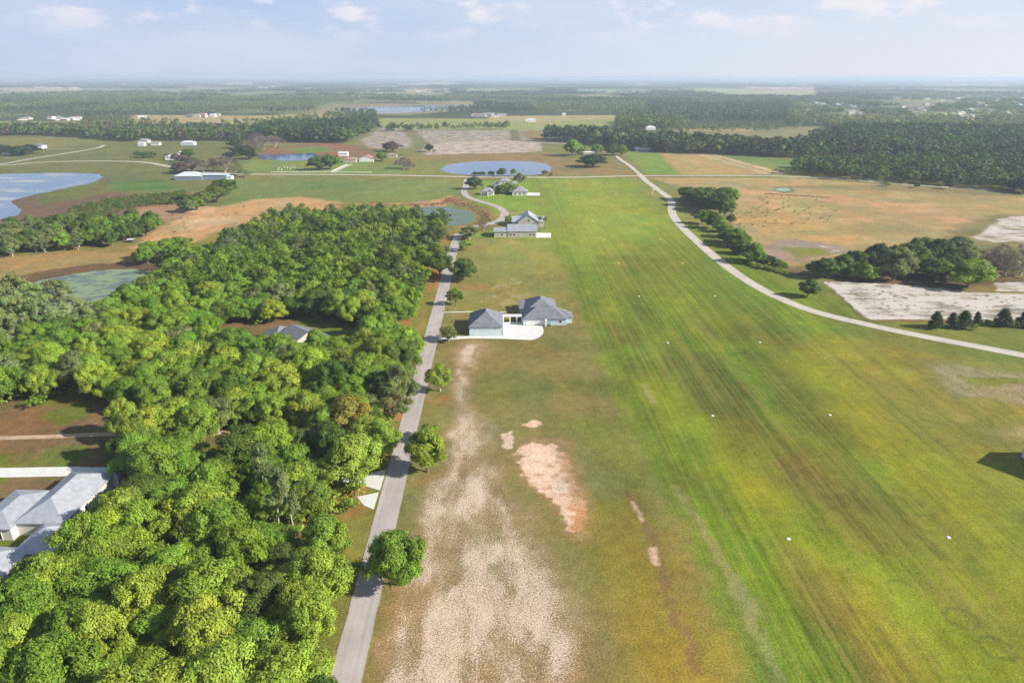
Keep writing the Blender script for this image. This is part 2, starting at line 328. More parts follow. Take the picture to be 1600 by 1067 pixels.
zone([(1520, 374), (1545, 352), (1562, 342), (1590, 338), (1760, 336), (1760, 384), (1600, 380), (1548, 380)], (160, 146, 122), 3, 8, sand=.62)
zone([(1206, 298), (1214, 293), (1238, 293), (1242, 299), (1225, 302)], (112, 118, 72), 3, 2)
# sandy clearing
zone([(1200, 425), (1290, 436), (1345, 508), (1600, 512), (1760, 515), (1760, 560), (1500, 520), (1330, 478), (1240, 445)], (128, 136, 64), 4, 3)
zone([(1286, 440), (1340, 441), (1420, 446), (1500, 455), (1760, 466), (1760, 499), (1600, 499), (1362, 500), (1345, 490)], (150, 142, 122), .8, 1.2, sand=.72)
zone([(1550, 442), (1600, 440), (1760, 444), (1760, 460), (1600, 456), (1556, 455)], (150, 142, 122), 1, 1.5, sand=.7)
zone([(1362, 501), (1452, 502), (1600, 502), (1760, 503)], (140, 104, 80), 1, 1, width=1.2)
zone([(1300, 452), (1356, 504)], (112, 104, 66), .8, .6, width=.7)
# grass mixed with bare sand at right
zone([(1440, 562), (1500, 566), (1600, 580), (1760, 600), (1760, 640), (1600, 634), (1500, 622), (1468, 600)], (138, 134, 82), 5, 4, sand=.4)
zone([(1500, 588), (1600, 592), (1600, 598), (1520, 600)], (132, 142, 60), 2, 2, sand=0)
zone([(1540, 682), (1600, 664), (1760, 660), (1760, 700), (1600, 696)], (165, 146, 86), 4, 4, sand=.33)
zone([(1480, 648), (1500, 644), (1512, 660), (1490, 664)], (150, 142, 72), 2, 2, sand=.25)
# far pastures
FAR = []
def farz(pts, rgb, op=1.0): zone(pts, rgb, 12, 14, op=op); FAR.append(np.array(GL(pts)))
farz([(205, 180), (400, 181), (520, 177), (530, 184), (400, 195), (330, 201), (205, 193)], (186, 168, 116))
farz([(-100, 189), (130, 190), (130, 201), (-100, 201)], (156, 158, 100))
farz([(520, 164), (600, 162), (736, 162), (742, 171), (640, 180), (555, 179), (490, 177)], (156, 146, 108))
farz([(590, 185), (800, 186), (960, 181), (976, 183), (962, 198), (880, 204), (600, 201)], (160, 166, 96))
farz([(760, 182), (960, 180), (970, 184), (860, 192), (760, 190)], (182, 170, 118))
farz([(1050, 201), (1283, 198), (1285, 207), (1245, 218), (1060, 215)], (150, 146, 104))
farz([(1070, 201), (1180, 203), (1180, 206), (1070, 205)], (196, 168, 124))
farz([(1068, 139), (1270, 139), (1274, 152), (1150, 151)], (176, 182, 126)); farz([(1165, 136.5), (1272, 137), (1272, 142), (1170, 142)], (190, 152, 136))
farz([(1415, 180), (1500, 175), (1512, 184), (1430, 187)], (178, 186, 112))
farz([(1240, 177), (1400, 184), (1400, 193), (1300, 188)], (160, 150, 116))
farz([(1375, 159), (1500, 158), (1490, 168), (1380, 168)], (138, 142, 106))
farz([(-100, 137.5), (130, 138), (130, 143), (-100, 142.5)], (196, 182, 140)); farz([(130, 138), (420, 140), (420, 141.5), (130, 141)], (150, 156, 120))
farz([(620, 131), (700, 129), (735, 133), (640, 134)], (166, 170, 130)); farz([(625, 140), (700, 140), (700, 143), (640, 145)], (196, 176, 140)); farz([(900, 140), (1010, 141), (1010, 145), (915, 145)], (168, 172, 128))
farz([(740, 141), (780, 141), (775, 145), (745, 145)], (176, 172, 124)); farz([(295, 136), (330, 136.5), (325, 141), (296, 141)], (150, 160, 120)); farz([(350, 130), (395, 129), (395, 133), (352, 133)], (190, 176, 140))
farz([(1440, 133), (1560, 132), (1590, 135), (1450, 136)], (190, 168, 150))

YARD = GL([(-60, 632), (60, 645), (95, 620), (170, 630), (186, 700), (196, 760), (170, 800), (130, 835), (125, 880), (90, 915), (20, 945), (-60, 960)])
YARD2 = GL([(335, 525), (365, 508), (400, 510), (470, 500), (550, 512), (572, 535), (565, 552), (510, 556), (470, 552), (400, 545), (350, 548)])
YARD3 = GL([(330, 690), (440, 672), (455, 705), (380, 725), (330, 730)])
YARD4 = GL([(255, 868), (330, 862), (350, 895), (300, 912), (255, 905)])
CLEAR = [YARD, YARD2, YARD3, YARD4]

def ground_colour(x, y):
    n = len(x); D = np.hypot(x, y)
    wx = (fbm(x/9, y/9, 5)-.5); wy = (fbm(x/9, y/9, 25)-.5); wx2 = (fbm(x/90, y/90, 7)-.5); wy2 = (fbm(x/90, y/90, 27)-.5)
    c = np.tile(alb((134, 138, 76)), (n, 1)); f = fbm(x/140, y/260, 3)[:, None]
    c = c*(1-.5*f)+np.tile(alb((150, 132, 82)), (n, 1))*.5*f
    # far country: patchwork of woods floor and pasture
    far = sstep(1180, 1500, y)[:, None]; f1 = fbm(x/600, y/900, 41); f2 = vn(np.floor(x/430), np.floor(y/700), 77)
    cf = np.tile(alb((78, 92, 54)), (n, 1)); pas = (sstep(.56, .62, f1)*.8+.4*(f2 > .86))[:, None].clip(0, 1)
    cf = cf*(1-pas)+(alb((150, 156, 104))*(1-f2[:, None]*.2)+alb((190, 150, 110))*(f2[:, None] > .6)*.3)*pas
    c = c*(1-far)+cf*far
    sand = np.zeros(n); stripe = np.zeros(n)
    # wood floor
    d = sdf(x+wx*8, y+wy*8, WOODW); k = (1-sstep(-3, 4, d))[:, None]
    g = fbm(x/14, y/14, 61)[:, None]; fl = alb((142, 112, 78))*(1-sstep(.45, .62, g))+alb((118, 128, 52))*sstep(.45, .62, g)
    c = c*(1-k)+fl*k
    for P, rgb, soft, warp, sd, width, st, op in ZONES:
        mg = soft+warp+(width or 0); lo = P.min(0)-mg; hi = P.max(0)+mg
        i = np.nonzero((x > lo[0]) & (x < hi[0]) & (y > lo[1]) & (y < hi[1]))[0]
        if not len(i): continue
        s2 = 1.0 if warp >= 7 else 0.0
        X = x[i]+(wx[i]*(1-s2*.5)*2+wx2[i]*s2*2)*warp; Y = y[i]+(wy[i]*(1-s2*.5)*2+wy2[i]*s2*2)*warp
        if warp <= 3: X = X+(fbm(x[i]/1.6, y[i]/1.6, 211, 3)-.5)*warp*1.6; Y = Y+(fbm(x[i]/1.6, y[i]/1.6, 231, 3)-.5)*warp*1.6
        d = sdf(X, Y, P, width is None)
        if width is not None: d = d-width
        k = (1-sstep(-soft, soft, d))*op
        c[i] = c[i]*(1-k[:, None])+rgb*k[:, None]
        sand[i] = sand[i]*(1-k)+(sd if sd is not None else 0.0)*k
        stripe[i] = stripe[i]*(1-k)+(st if st is not None else 0.0)*k
    # road verge colours
    v = ((x > -46) & (x < -31.0) & (y < 470)); k = (sstep(-46, -42, x)*(1-sstep(-32, -30.8, x))*(y < 462))[:, None]*.8
    vv = sstep(.42, .6, fbm(x/6, y/22, 81))[:, None]
    c = c*(1-k)+(alb((178, 128, 78))*vv+alb((134, 136, 60))*(1-vv))*k
    # sandy lot beside the road
    ax = np.interp(y, [80, 110, 140, 165, 190, 215, 255], [-24, -23, -22, -17, -18, -19, -20]); bx = np.interp(y, [80, 100, 115, 135, 150, 175, 200, 215, 240, 262], [16, 14, 12, 8, 2, -2, -9, -11, -9, -6])
    s = sstep(-1, 6, x-ax+wx*6)*(1-sstep(-7, 6, x-bx+wx*10))*(1-sstep(252, 262, y)); p = sstep(.30, .60, fbm(x/6, y/15, 93))
    s = s*(.36+.30*p)*(.85+.3*(fbm(x/2.5, y/3, 97))); sand = np.maximum(sand, s)
    k2 = (sstep(0, .3, s)*.85)[:, None]; c = c*(1-k2)+alb((164, 142, 104))*k2
    s3 = (sstep(-22, -15, x)*(1-sstep(10, 30, x))*sstep(290, 300, y)*(1-sstep(385, 400, y)))*sstep(.5, .7, fbm(x/8, y/12, 33))*.4; sand = np.maximum(sand, s3)
    # patchy grass vigour and painted cloud shade: long blotches along the strip
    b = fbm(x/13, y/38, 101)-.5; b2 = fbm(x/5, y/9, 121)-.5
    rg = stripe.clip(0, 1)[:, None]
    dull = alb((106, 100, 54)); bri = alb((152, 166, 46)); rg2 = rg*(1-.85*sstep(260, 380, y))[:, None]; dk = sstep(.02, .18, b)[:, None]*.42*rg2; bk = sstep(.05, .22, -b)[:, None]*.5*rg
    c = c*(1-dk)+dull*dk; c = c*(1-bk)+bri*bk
    c = c*(1+.35*b2[:, None]+.25*(fbm(x/40, y/40, 141)-.5)[:, None])
    h = (fbm(x/25, y/30, 151)-.5)[:, None]; c = c*(1+h*np.array([.5, 0, -.2])); hb = (fbm(x/7, y/16, 171)-.5)[:, None]; c = c*(1+hb*np.array([.45, .15, .1]))
    gm = (sstep(140, 180, x-(y-300)*.05)*sstep(300, 340, y)*(1-sstep(640, 700, y))*(1-sstep(900, 1000, x)))*sstep(.46, .62, fbm(x/45, y/22, 181))*.55; c = c*(1-gm[:, None])+alb((158, 146, 98))*gm[:, None]
    # flooded wetland colours stay to the water meshes
    return c.clip(.004, .8), sand, stripe

def build_ground():
    pys = np.concatenate([np.linspace(1500, 700, 560), np.linspace(699, 260, 400), np.linspace(259.2, 130, 190), np.linspace(129.5, 120.6, 22)])
    ys = np.array([G(800, a)[1] for a in pys]); ys = np.concatenate([[-3000, -600, -200, -60, 0, 25], ys[ys > 35], [45000, 60000]]); ys = np.unique(ys)
    s = np.concatenate([[-25, -12, -6, -3, -2, -1.4, -1.2], np.linspace(-1.06, 1.06, 820), [1.2, 1.4, 2, 3, 6, 12, 25]])
    X = s[None, :]*(np.maximum(ys, 0)[:, None]+40); Y = np.repeat(ys[:, None], len(s), 1)
    r, cN = X.shape; x = X.ravel(); y = Y.ravel(); V = np.stack([x, y, np.zeros_like(x)], 1)
    i = np.arange(r*cN).reshape(r, cN); F = np.stack([i[:-1, :-1], i[:-1, 1:], i[1:, 1:], i[1:, :-1]], -1).reshape(-1, 4)
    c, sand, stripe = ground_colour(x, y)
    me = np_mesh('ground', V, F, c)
    a = me.attributes.new('mask', 'FLOAT_COLOR', 'POINT'); t = np.zeros((len(x), 4), np.float32); t[:, 0] = sand; t[:, 1] = stripe; t[:, 2] = (sdf(x, y, np.array(GL([(1210, 425), (1290, 332), (1500, 320), (1900, 300), (1900, 530), (1340, 512)]))) < 0)*.9+(sdf(x, y, np.array(GL([(540, 250), (540, 195), (930, 195), (930, 250)]))) < 0)*.5; a.data.foreach_set('color', t.ravel())
    m, nt, b = newmat('ground_cover'); q = N(nt); p = q.pos()
    base = q.attr('tint').outputs['Color']; mk = q.node('ShaderNodeSeparateColor'); q.put(mk.inputs[0], q.attr('mask').outputs['Color'])
    n1 = q.noise(p, 2.2, 4, .7); n2 = q.noise(p, .35, 5, .65); n3 = q.noise(p, .05, 4, .6)
    k = q.math('MULTIPLY', q.math('MULTIPLY', q.ramp(n1, .28, .72, .64, 1.36), q.ramp(n2, .3, .7, .86, 1.14)), q.ramp(n3, .3, .7, .92, 1.08))
    # mower tracks along the strip
    s1 = q.noise(q.vmul(p, (.75, .006, 1)), 1.0, 4, .72); s2 = q.noise(q.vmul(p, (.33, .006, 1)), 1.0, 3, .6)
    sk = q.math('MULTIPLY', q.ramp(s1, .34, .66, .76, 1.24), q.ramp(s2, .3, .7, .88, 1.12))
    sk = q.math('ADD', 1.0, q.math('MULTIPLY', q.math('SUBTRACT', sk, 1.0), mk.outputs[1])); k = q.math('MULTIPLY', k, sk)
    cb = q.node('ShaderNodeCombineColor')
    for j in range(3): nt.links.new(k, cb.inputs[j])
    c1 = q.mix(1.0, base, cb.outputs[0], 'MULTIPLY')
    dry = q.ramp(q.noise(q.vmul(p, (1, .35, 1)), .8, 5, .7), .5, .68); c1 = q.mix(q.math('MULTIPLY', dry, .28), c1, (*alb((168, 146, 84)), 1))
    c1 = q.mix(q.math('MULTIPLY', mk.outputs[1], q.ramp(s1, .5, .62, 0, .5)), c1, (*alb((150, 126, 74)), 1))
    sn = q.math('ADD', q.math('MULTIPLY', q.noise(p, 2.7, 3, .8), .95), q.math('MULTIPLY', q.noise(q.vmul(p, (1, .5, 1)), .25, 4, .6), .18))
    th = q.math('SUBTRACT', .78, q.math('MULTIPLY', mk.outputs[0], .42)); pt = q.math('MULTIPLY', q.math('SUBTRACT', q.noise(q.vmul(p, (.05, .30, 1)), 1.0, 7, .7), .5), mk.outputs[2]); pt2 = q.math('MULTIPLY', q.math('SUBTRACT', q.noise(q.vmul(p, (.07, .05, 1)), 1.0, 5, .6), .5), mk.outputs[2]); sf = q.ramp(q.math('SUBTRACT', q.math('ADD', sn, q.math('ADD', pt, pt2)), th), -.04, .08)
    sf = q.math('MULTIPLY', sf, q.ramp(mk.outputs[0], .01, .08))
    scol = q.mix(mk.outputs[2], (*alb((242, 218, 198)), 1), (*alb((232, 224, 218)), 1)); c2 = q.mix(q.math('MULTIPLY', sf, .92), c1, scol)
    nt.links.new(c2, b.inputs['Base Color']); b.inputs['Roughness'].default_value = 1.0; b.inputs['Specular IOR Level'].default_value = .05
    nt.links.new(q.bump(q.math('ADD', n1, q.math('MULTIPLY', n2, 2.0)), .5, .25), b.inputs['Normal'])
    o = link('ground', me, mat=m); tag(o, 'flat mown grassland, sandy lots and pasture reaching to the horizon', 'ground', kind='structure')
build_ground()

# ---------------------------------------------------------------- roads, drives, water
def ribbon(name, pts, w, mat, z, label, cat, kind='structure', world=False, n=8, wend=None):
    P = np.array(pts if world else GL(pts)); P = spline(P, n) if len(P) > 2 else np.array([P[0]+(P[1]-P[0])*t for t in np.linspace(0, 1, 12)])
    T = np.gradient(P, axis=0); T /= np.linalg.norm(T, axis=1)[:, None]; Nn = np.stack([-T[:, 1], T[:, 0]], 1)
    W = np.linspace(w, wend or w, len(P))[:, None]; u = np.linspace(0, 1, 9); V = []; tt = []
    jit = (fbm(P[:, 0]/3, P[:, 1]/3, 5)-.5)[:, None]*.35
    for q_ in u:
        off = (q_-.5)*W+jit*(q_-.5)*2; p = P+Nn*off; V.append(np.concatenate([p, np.full((len(p), 1), z)], 1)); tt.append(np.full((len(p), 3), q_))
    V = np.stack(V, 1).reshape(-1, 3); tt = np.stack(tt, 1).reshape(-1, 3); L = len(P); i = np.arange(L*9).reshape(L, 9)
    F = np.stack([i[:-1, :-1], i[1:, :-1], i[1:, 1:], i[:-1, 1:]], -1).reshape(-1, 4)
    o = link(name, np_mesh(name, V, F[:, ::-1], tt), mat=mat); return tag(o, label, cat, kind=kind)
def sheet(name, pts, mat, z, label, cat, world=False, smooth=0, jit=0):
    P = np.array(pts if world else GL(pts))
    if smooth: P = spline(np.vstack([P, P[:1]]), smooth)[:-1]
    if jit: P = P+np.stack([fbm(P[:, 0]/jit/2, P[:, 1]/jit/2, 3)-.5, fbm(P[:, 0]/jit/2, P[:, 1]/jit/2, 9)-.5], 1)*jit*2
    a = .5*np.sum(P[:, 0]*np.roll(P[:, 1], -1)-np.roll(P[:, 0], -1)*P[:, 1])
    if a < 0: P = P[::-1]
    me = bpy.data.meshes.new(name); me.from_pydata([(p[0], p[1], z) for p in P], [], [list(range(len(P)))]); me.update()
    o = link(name, me, mat=mat); return tag(o, label, cat, kind='structure')
road = ribbon('road', [(-27.6, 40), (-27.9, 100), (-28.4, 200), (-28.9, 330), (-29.3, 400), (-28.6, 462)], 5.9, M['road'], .05, 'worn pale asphalt lane running straight along the wood edge', 'road', world=True, n=30)
ribbon('road', [(727, 356), (745, 353), (765, 350), (780, 345), (788, 337), (786, 329), (772, 321), (748, 314), (732, 308), (725, 300), (728, 291), (729, 280)], 7.0, M['road'], .06, 'pale lane bending in an S past the white houses to the cross road', 'road', n=10, wend=6)
ribbon('road', [(-80, 256), (0, 258.5), (60, 254), (130, 252), (200, 252.5), (235, 255), (272, 262), (330, 270), (400, 272.5), (520, 273), (640, 274.5), (760, 277), (900, 277), (994, 275), (1100, 274.5), (1200, 275), (1300, 279), (1400, 287), (1500, 294), (1562, 298)], 6.5, M['limerock'], .055, 'pale country road crossing the whole plain behind the runway', 'road', n=8)
ribbon('road', [(1000, 273), (1010, 283), (1030, 298), (1048, 313), (1050, 332), (1062, 351), (1090, 378), (1125, 408), (1165, 437), (1210, 462), (1270, 486), (1350, 506), (1440, 525), (1530, 542), (1640, 563), (1800, 592)], 6.3, M['limerock'], .065, 'pale curving road that swings round the right side of the grass runway', 'road', n=12)
ribbon('road', [(1000, 273), (985, 260), (970, 250), (963, 244)], 5.0, M['limerock'], .07, 'pale drive continuing beyond the crossroads to the dark oaks', 'road', n=8)
ribbon('road', [(-80, 262), (0, 256.5), (40, 250), (90, 242), (150, 232), (163, 227)], 6.0, M['limerock'], .075, 'pale lane branching up across the meadow at far left', 'road', n=8)
ribbon('path', [(71, 233), (117, 233.3)], 4.0, M['dirt'], .08, 'short pale track joining the far left lane', 'path', n=4)
ribbon('path', [(519, 270), (535, 262), (548, 257)], 6.5, M['limerock'], .08, 'pale drive leading to the ranch house beyond the cross road', 'path', n=5)
ribbon('path', [(-60, 686), (80, 682), (175, 678), (340, 676), (430, 680), (596, 668)], 2.4, M['dirt'], .03, 'sandy track crossing the left yard under the trees', 'path', n=8)
ribbon('path', [(690, 488), (735, 487.3), (790, 487.6)], 1.1, M['concrete'], .03, 'thin pale walk behind the blue garage', 'path', n=4)
sheet('driveway', [(-60, 732), (120, 729), (250, 735), (365, 733), (480, 738), (560, 744), (604, 733), (594, 766), (560, 756), (470, 750), (360, 745), (230, 746), (100, 744), (-60, 747)], M['concrete'], .04, 'white concrete drive between the metal roofed house and the lane', 'driveway')
sheet('driveway', [(558, 776), (592, 769), (584, 796), (568, 789)], M['concrete'], .045, 'white concrete wedge where the left drive meets the lane', 'driveway')
# blue house drive (world)
dr = [(-26.5, 259.3), (-16, 260.9), (-13.3, 261.3), (0, 260.9), (12.1, 259.2)]
arc = [(13.8, 260.0), (15.8, 262.3), (17.3, 265.5), (18.0, 269), (18.0, 273.8), (17.9, 276.3)]
sheet('driveway', dr+arc+[(9.4, 276.6), (9.4, 281), (.9, 281.5), (.9, 264.4), (-13.3, 264.2), (-16, 264), (-26.5, 263.6)], M['concrete'], .04, 'broad white concrete apron between the blue garage and blue house', 'driveway', world=True)
sheet('driveway', [(838, 371.6), (861, 371.6), (861, 364.2), (838, 364)], M['concrete'], .05, 'white concrete pad beside the grey metal roofed hangar', 'driveway')
sheet('driveway', [(824, 305.8), (844, 305.8), (843.5, 301.5), (823, 301)], M['concrete'], .05, 'white concrete pad beside the white hip roofed cottage', 'driveway')
BLUEW = (.035, .09, .19)
sheet('pond', [(686, 266), (700, 258), (730, 254), (775, 252), (820, 252.5), (850, 256), (861, 262), (858, 268), (845, 273), (800, 275), (745, 274.5), (705, 271)], mat_water('pond_water', BLUEW), .12, 'oval blue pond just beyond the cross road', 'pond', smooth=6, jit=2)
sheet('pond', [(398, 243), (430, 241), (460, 241), (485, 239.5), (495, 242), (490, 249), (450, 251.5), (410, 249)], mat_water('pond_water_b', BLUEW), .14, 'long blue pond in the brown marsh at left', 'pond', smooth=6, jit=4)
sheet('lake', [(-120, 278), (0, 272.5), (90, 270.5), (150, 272), (160, 277), (150, 284), (120, 291), (80, 299), (40, 308), (20, 316), (30, 326), (15, 340), (-120, 350)], mat_water('lake_water', (.05, .11, .20), alb((190, 195, 205)), .53, .03, (.5, 1, 1)), .10, 'wide shallow lake with pale mud flats at far left', 'lake', smooth=6, jit=4)
sheet('lake', [(540, 174), (560, 168.5), (600, 166.5), (650, 165), (730, 164.5), (735, 168), (690, 172), (640, 176.5), (570, 176.5)], mat_water('far_lake_water', (.05, .10, .2), alb((150, 150, 140)), .55, .012, (.5, 1, 1)), .3, 'distant blue lake with reedy banks in front of the pine woods', 'lake', smooth=6, jit=15)
sheet('pond', [(10, 458), (60, 440), (120, 428), (190, 420), (236, 424), (244, 440), (225, 470), (170, 500), (110, 520), (60, 530), (0, 530), (-80, 490)], mat_water('marsh_water', (.05, .07, .05), alb((148, 168, 135)), .47, .12, (.7, 1, 1)), .09, 'algae covered marsh pond behind the wood at left', 'pond', smooth=5, jit=3)
sheet('pond', [(635, 334), (655, 324), (690, 323.5), (715, 326), (735, 332), (743, 340), (735, 349), (715, 352), (640, 352)], mat_water('reed_pond_water', (.05, .08, .06), alb((118, 140, 105)), .5, .15, (.7, 1, 1)), .09, 'green reedy pond inside the curve of orange sedge', 'pond', smooth=5, jit=1.5)
sheet('pond', [(1210, 297), (1218, 294), (1232, 294.3), (1235, 298), (1224, 300)], mat_water('green_pool_water', (.10, .17, .13), alb((160, 195, 165)), .45, .3, (1, 1, 1)), .1, 'small pale green pool in the golden marsh', 'pond', smooth=4)

# ---------------------------------------------------------------- building kit
class MB:
    def __init__(s): s.v = []; s.f = []
    def face(s, *p): n = len(s.v); s.v += [tuple(a) for a in p]; s.f.append(list(range(n, n+len(p))))
    def box(s, x0, y0, z0, x1, y1, z1):
        a, b, c, d, e, f, g, h = (x0, y0, z0), (x1, y0, z0), (x1, y1, z0), (x0, y1, z0), (x0, y0, z1), (x1, y0, z1), (x1, y1, z1), (x0, y1, z1)
        for q in ((d, c, b, a), (e, f, g, h), (a, b, f, e), (b, c, g, f), (c, d, h, g), (d, a, e, h)): s.face(*q)
    def tube(s, p, q, r0, r1, n=8, cap=True):
        p = np.array(p, float); q = np.array(q, float); d = q-p; d /= np.linalg.norm(d)+1e-9
        a = np.cross(d, (0, 0, 1) if abs(d[2]) < .9 else (1, 0, 0)); a /= np.linalg.norm(a); b = np.cross(d, a)
        A = [p+(a*math.cos(t)+b*math.sin(t))*r0 for t in np.linspace(0, 2*math.pi, n, False)]; B = [q+(a*math.cos(t)+b*math.sin(t))*r1 for t in np.linspace(0, 2*math.pi, n, False)]
        for i in range(n): j = (i+1) % n; s.face(A[i], A[j], B[j], B[i])
        if cap: s.face(*B); s.face(*A[::-1])
    def build(s, name, mat, parent=None):
        me = bpy.data.meshes.new(name); me.from_pydata(s.v, [], s.f); me.update(); return link(name, me, parent, mat)
def roof_mesh(x0, y0, x1, y1, z, rise, kind, ax, oh=.45, th=.18):
    b = MB(); x0 -= oh; x1 += oh; y0 -= oh; y1 += oh
    w = x1-x0; d = y1-y0
    for (dz, flip) in ((0, False), (-th, True)):
        Z = z+dz
        a, b_, c, e = (x0, y0, Z), (x1, y0, Z), (x1, y1, Z), (x0, y1, Z)
        if kind == 'hip':
            if ax == 'x': h = min(d/2, w/2-.2); r1 = (x0+h, (y0+y1)/2, Z+rise); r2 = (x1-h, (y0+y1)/2, Z+rise); fs = [(a, b_, r2, r1), (c, e, r1, r2), (b_, c, r2), (e, a, r1)]
            else: h = min(w/2, d/2-.2); r1 = ((x0+x1)/2, y0+h, Z+rise); r2 = ((x0+x1)/2, y1-h, Z+rise); fs = [(b_, c, r2, r1), (e, a, r1, r2), (a, b_, r1), (c, e, r2)]
        elif kind == 'gable':
            if ax == 'x': r1 = (x0, (y0+y1)/2, Z+rise); r2 = (x1, (y0+y1)/2, Z+rise); fs = [(a, b_, r2, r1), (c, e, r1, r2)]
            else: r1 = ((x0+x1)/2, y0, Z+rise); r2 = ((x0+x1)/2, y1, Z+rise); fs = [(b_, c, r2, r1), (e, a, r1, r2)]
        elif kind == 'shed': r1 = (x0, y1, Z+rise); r2 = (x1, y1, Z+rise); fs = [(a, b_, r2, r1)]
        else: fs = [(a, b_, c, e)]
        for f in fs: b.face(*(f[::-1] if flip else f))
        if not flip: top = [a, b_, c, e]
    # eave fascia
    for i in range(4):
        p, q = top[i], top[(i+1) % 4]
        if kind == 'gable' and ((ax == 'x' and i in (1, 3)) or (ax == 'y' and i in (0, 2))): # verge boards
            r = ((p[0]+q[0])/2, (p[1]+q[1])/2, z+rise)
            for s_, e_ in ((p, r), (r, q)): b.face((*s_[:2], s_[2]-th), (*e_[:2], e_[2]-th), e_, s_)
        else: b.face((*p[:2], z-th), (*q[:2], z-th), q, p)
    return b
def house(name, label, cat, loc, rz, vols, wall, roof, win=(), doors=(), group=None, parts=True, trim='white'):
    """vols: (x0,y0,x1,y1,eave,rise,kind,axis); win: (side,u,z,w,h,vol); side S/N/E/W"""
    root = empty(name, loc, rz, label, cat, group)
    for i, (x0, y0, x1, y1, h, rise, kind, ax) in enumerate(vols):
        w = MB(); w.box(x0, y0, -.1, x1, y1, h-.02-i*.006)
        if kind == 'gable':
            if ax == 'x':
                for X, f in ((x0, 1), (x1, 0)):
                    t = [(X, y0, h-.03), (X, y1, h-.03), (X, (y0+y1)/2, h-.03+rise*(y1-y0)/(y1-y0+.9))]; w.face(*(t[::-1] if f else t))
            else:
                for Y, f in ((y0, 0), (y1, 1)):
                    t = [(x0, Y, h-.03), (x1, Y, h-.03), ((x0+x1)/2, Y, h-.03+rise*(x1-x0)/(x1-x0+.9))]; w.face(*(t[::-1] if f else t))
        w.build('wall', wall, root); r = roof_mesh(x0, y0, x1, y1, h+i*.012, rise, kind, ax); rf = r.build('roof', roof, root)
        if parts and i == 0 and kind == 'hip':
            v = MB(); cx = (x0+x1)/2; v.box(cx-.5, y0+(y1-y0)*.28, h+rise*.5, cx+.1, y0+(y1-y0)*.28+.4, h+rise*.62+.1); v.build('vent', M['dark'], rf)
    def place(side, u, z, w, h, vol, m, nm, frame):
        x0, y0, x1, y1 = vols[vol][:4]; t = .05
        if side in 'SN':
            Y = y0 if side == 'S' else y1; sg = -1 if side == 'S' else 1; cx = x0+(x1-x0)*u
            b = MB(); b.box(cx-w/2, min(Y, Y+sg*t), z, cx+w/2, max(Y, Y+sg*t), z+h); o = b.build(nm, m, root)
            if frame:
                g = MB(); a = .12; lo = min(Y, Y+sg*.09); hi = max(Y, Y+sg*.09)
                for bx in ((cx-w/2-a, z-a, cx-w/2, z+h+a), (cx+w/2, z-a, cx+w/2+a, z+h+a), (cx-w/2, z+h, cx+w/2, z+h+a), (cx-w/2, z-a, cx+w/2, z)): g.box(bx[0], lo, bx[1], bx[2], hi, bx[3])
                g.build('frame', M[trim], o)
        else:
            X = x0 if side == 'W' else x1; sg = -1 if side == 'W' else 1; cy = y0+(y1-y0)*u
            b = MB(); b.box(min(X, X+sg*t), cy-w/2, z, max(X, X+sg*t), cy+w/2, z+h); o = b.build(nm, m, root)
            if frame:
                g = MB(); a = .12; lo = min(X, X+sg*.09); hi = max(X, X+sg*.09)
                for bx in ((cy-w/2-a, z-a, cy-w/2, z+h+a), (cy+w/2, z-a, cy+w/2+a, z+h+a), (cy-w/2, z+h, cy+w/2, z+h+a), (cy-w/2, z-a, cy+w/2, z)): g.box(lo, bx[0], bx[1], hi, bx[2], bx[3])
                g.build('frame', M[trim], o)
    for w in win: place(*w[:6], M['glass'], 'window', parts)
    for side, u, w, h, vol, m in doors: place(side, u, 0.02, w, h, vol, M[m], 'door', False)
    return root

# blue garage (left) and blue house (right) with the white breezeway between
house('garage', 'pale blue garage with a steep slate hip roof beside the lane', 'garage', (0, 0, 0), 0,
      [(-13, 264.5, .5, 282, 4.0, 4.5, 'hip', 'y')], M['blue'], M['shingle'], win=[('E', .2, 1.2, 1, 1.3, 0), ('W', .5, 1.2, 1.2, 1.3, 0)], doors=[('E', .6, 3.6, 2.6, 0, 'white')])
bh = house('house', 'pale blue house with long slate hip roofs at the end of the white drive', 'house', (0, 0, 0), 0,
      [(9.6, 276.8, 28.3, 288.5, 3.1, 3.6, 'hip', 'x'), (11.2, 286.0, 24.6, 303.0, 3.4, 3.9, 'hip', 'y'), (8.6, 291, 12, 300.5, 3.0, .8, 'shed', 'x'), (22.5, 279.5, 31.0, 286.5, 2.8, 1.9, 'hip', 'x')], M['blue'], M['shingle'],
      win=[('S', .86, 1.2, 1.0, 1.0, 0), ('E', .4, 1.1, 1.4, 1.3, 1), ('E', .7, 1.1, 1.4, 1.3, 1)],
      doors=[('S', .17, 4.2, 2.4, 0, 'white'), ('S', .40, 3.8, 2.4, 0, 'white'), ('S', .565, 2.6, 2.3, 0, 'bluedoor')])
b = MB(); b.box(18.9, 275.4, 0, 19.7, 276.75, 3.0); b.build('pillar', M['white'], bh)
b = MB(); b.box(19.9, 275.9, 0, 21.2, 276.7, .5); b.build('planter', M['dark'], bh)
bz = empty('breezeway', (5, 281.5, 0), 0, 'white flat roofed walkway on square posts joining blue garage and house', 'breezeway')
b = MB(); b.box(-4.1, -1.2, 2.75, 4.7, 1.4, 3.05); b.build('roof', M['white'], bz)
for k, X in enumerate((-3.9, -1.0, 2.0, 4.3)):
    for Y in (-1.0, 1.2): b = MB(); b.box(X-.22, Y-.22, 0, X+.22, Y+.22, 2.75); b.build('post', M['white'], bz)
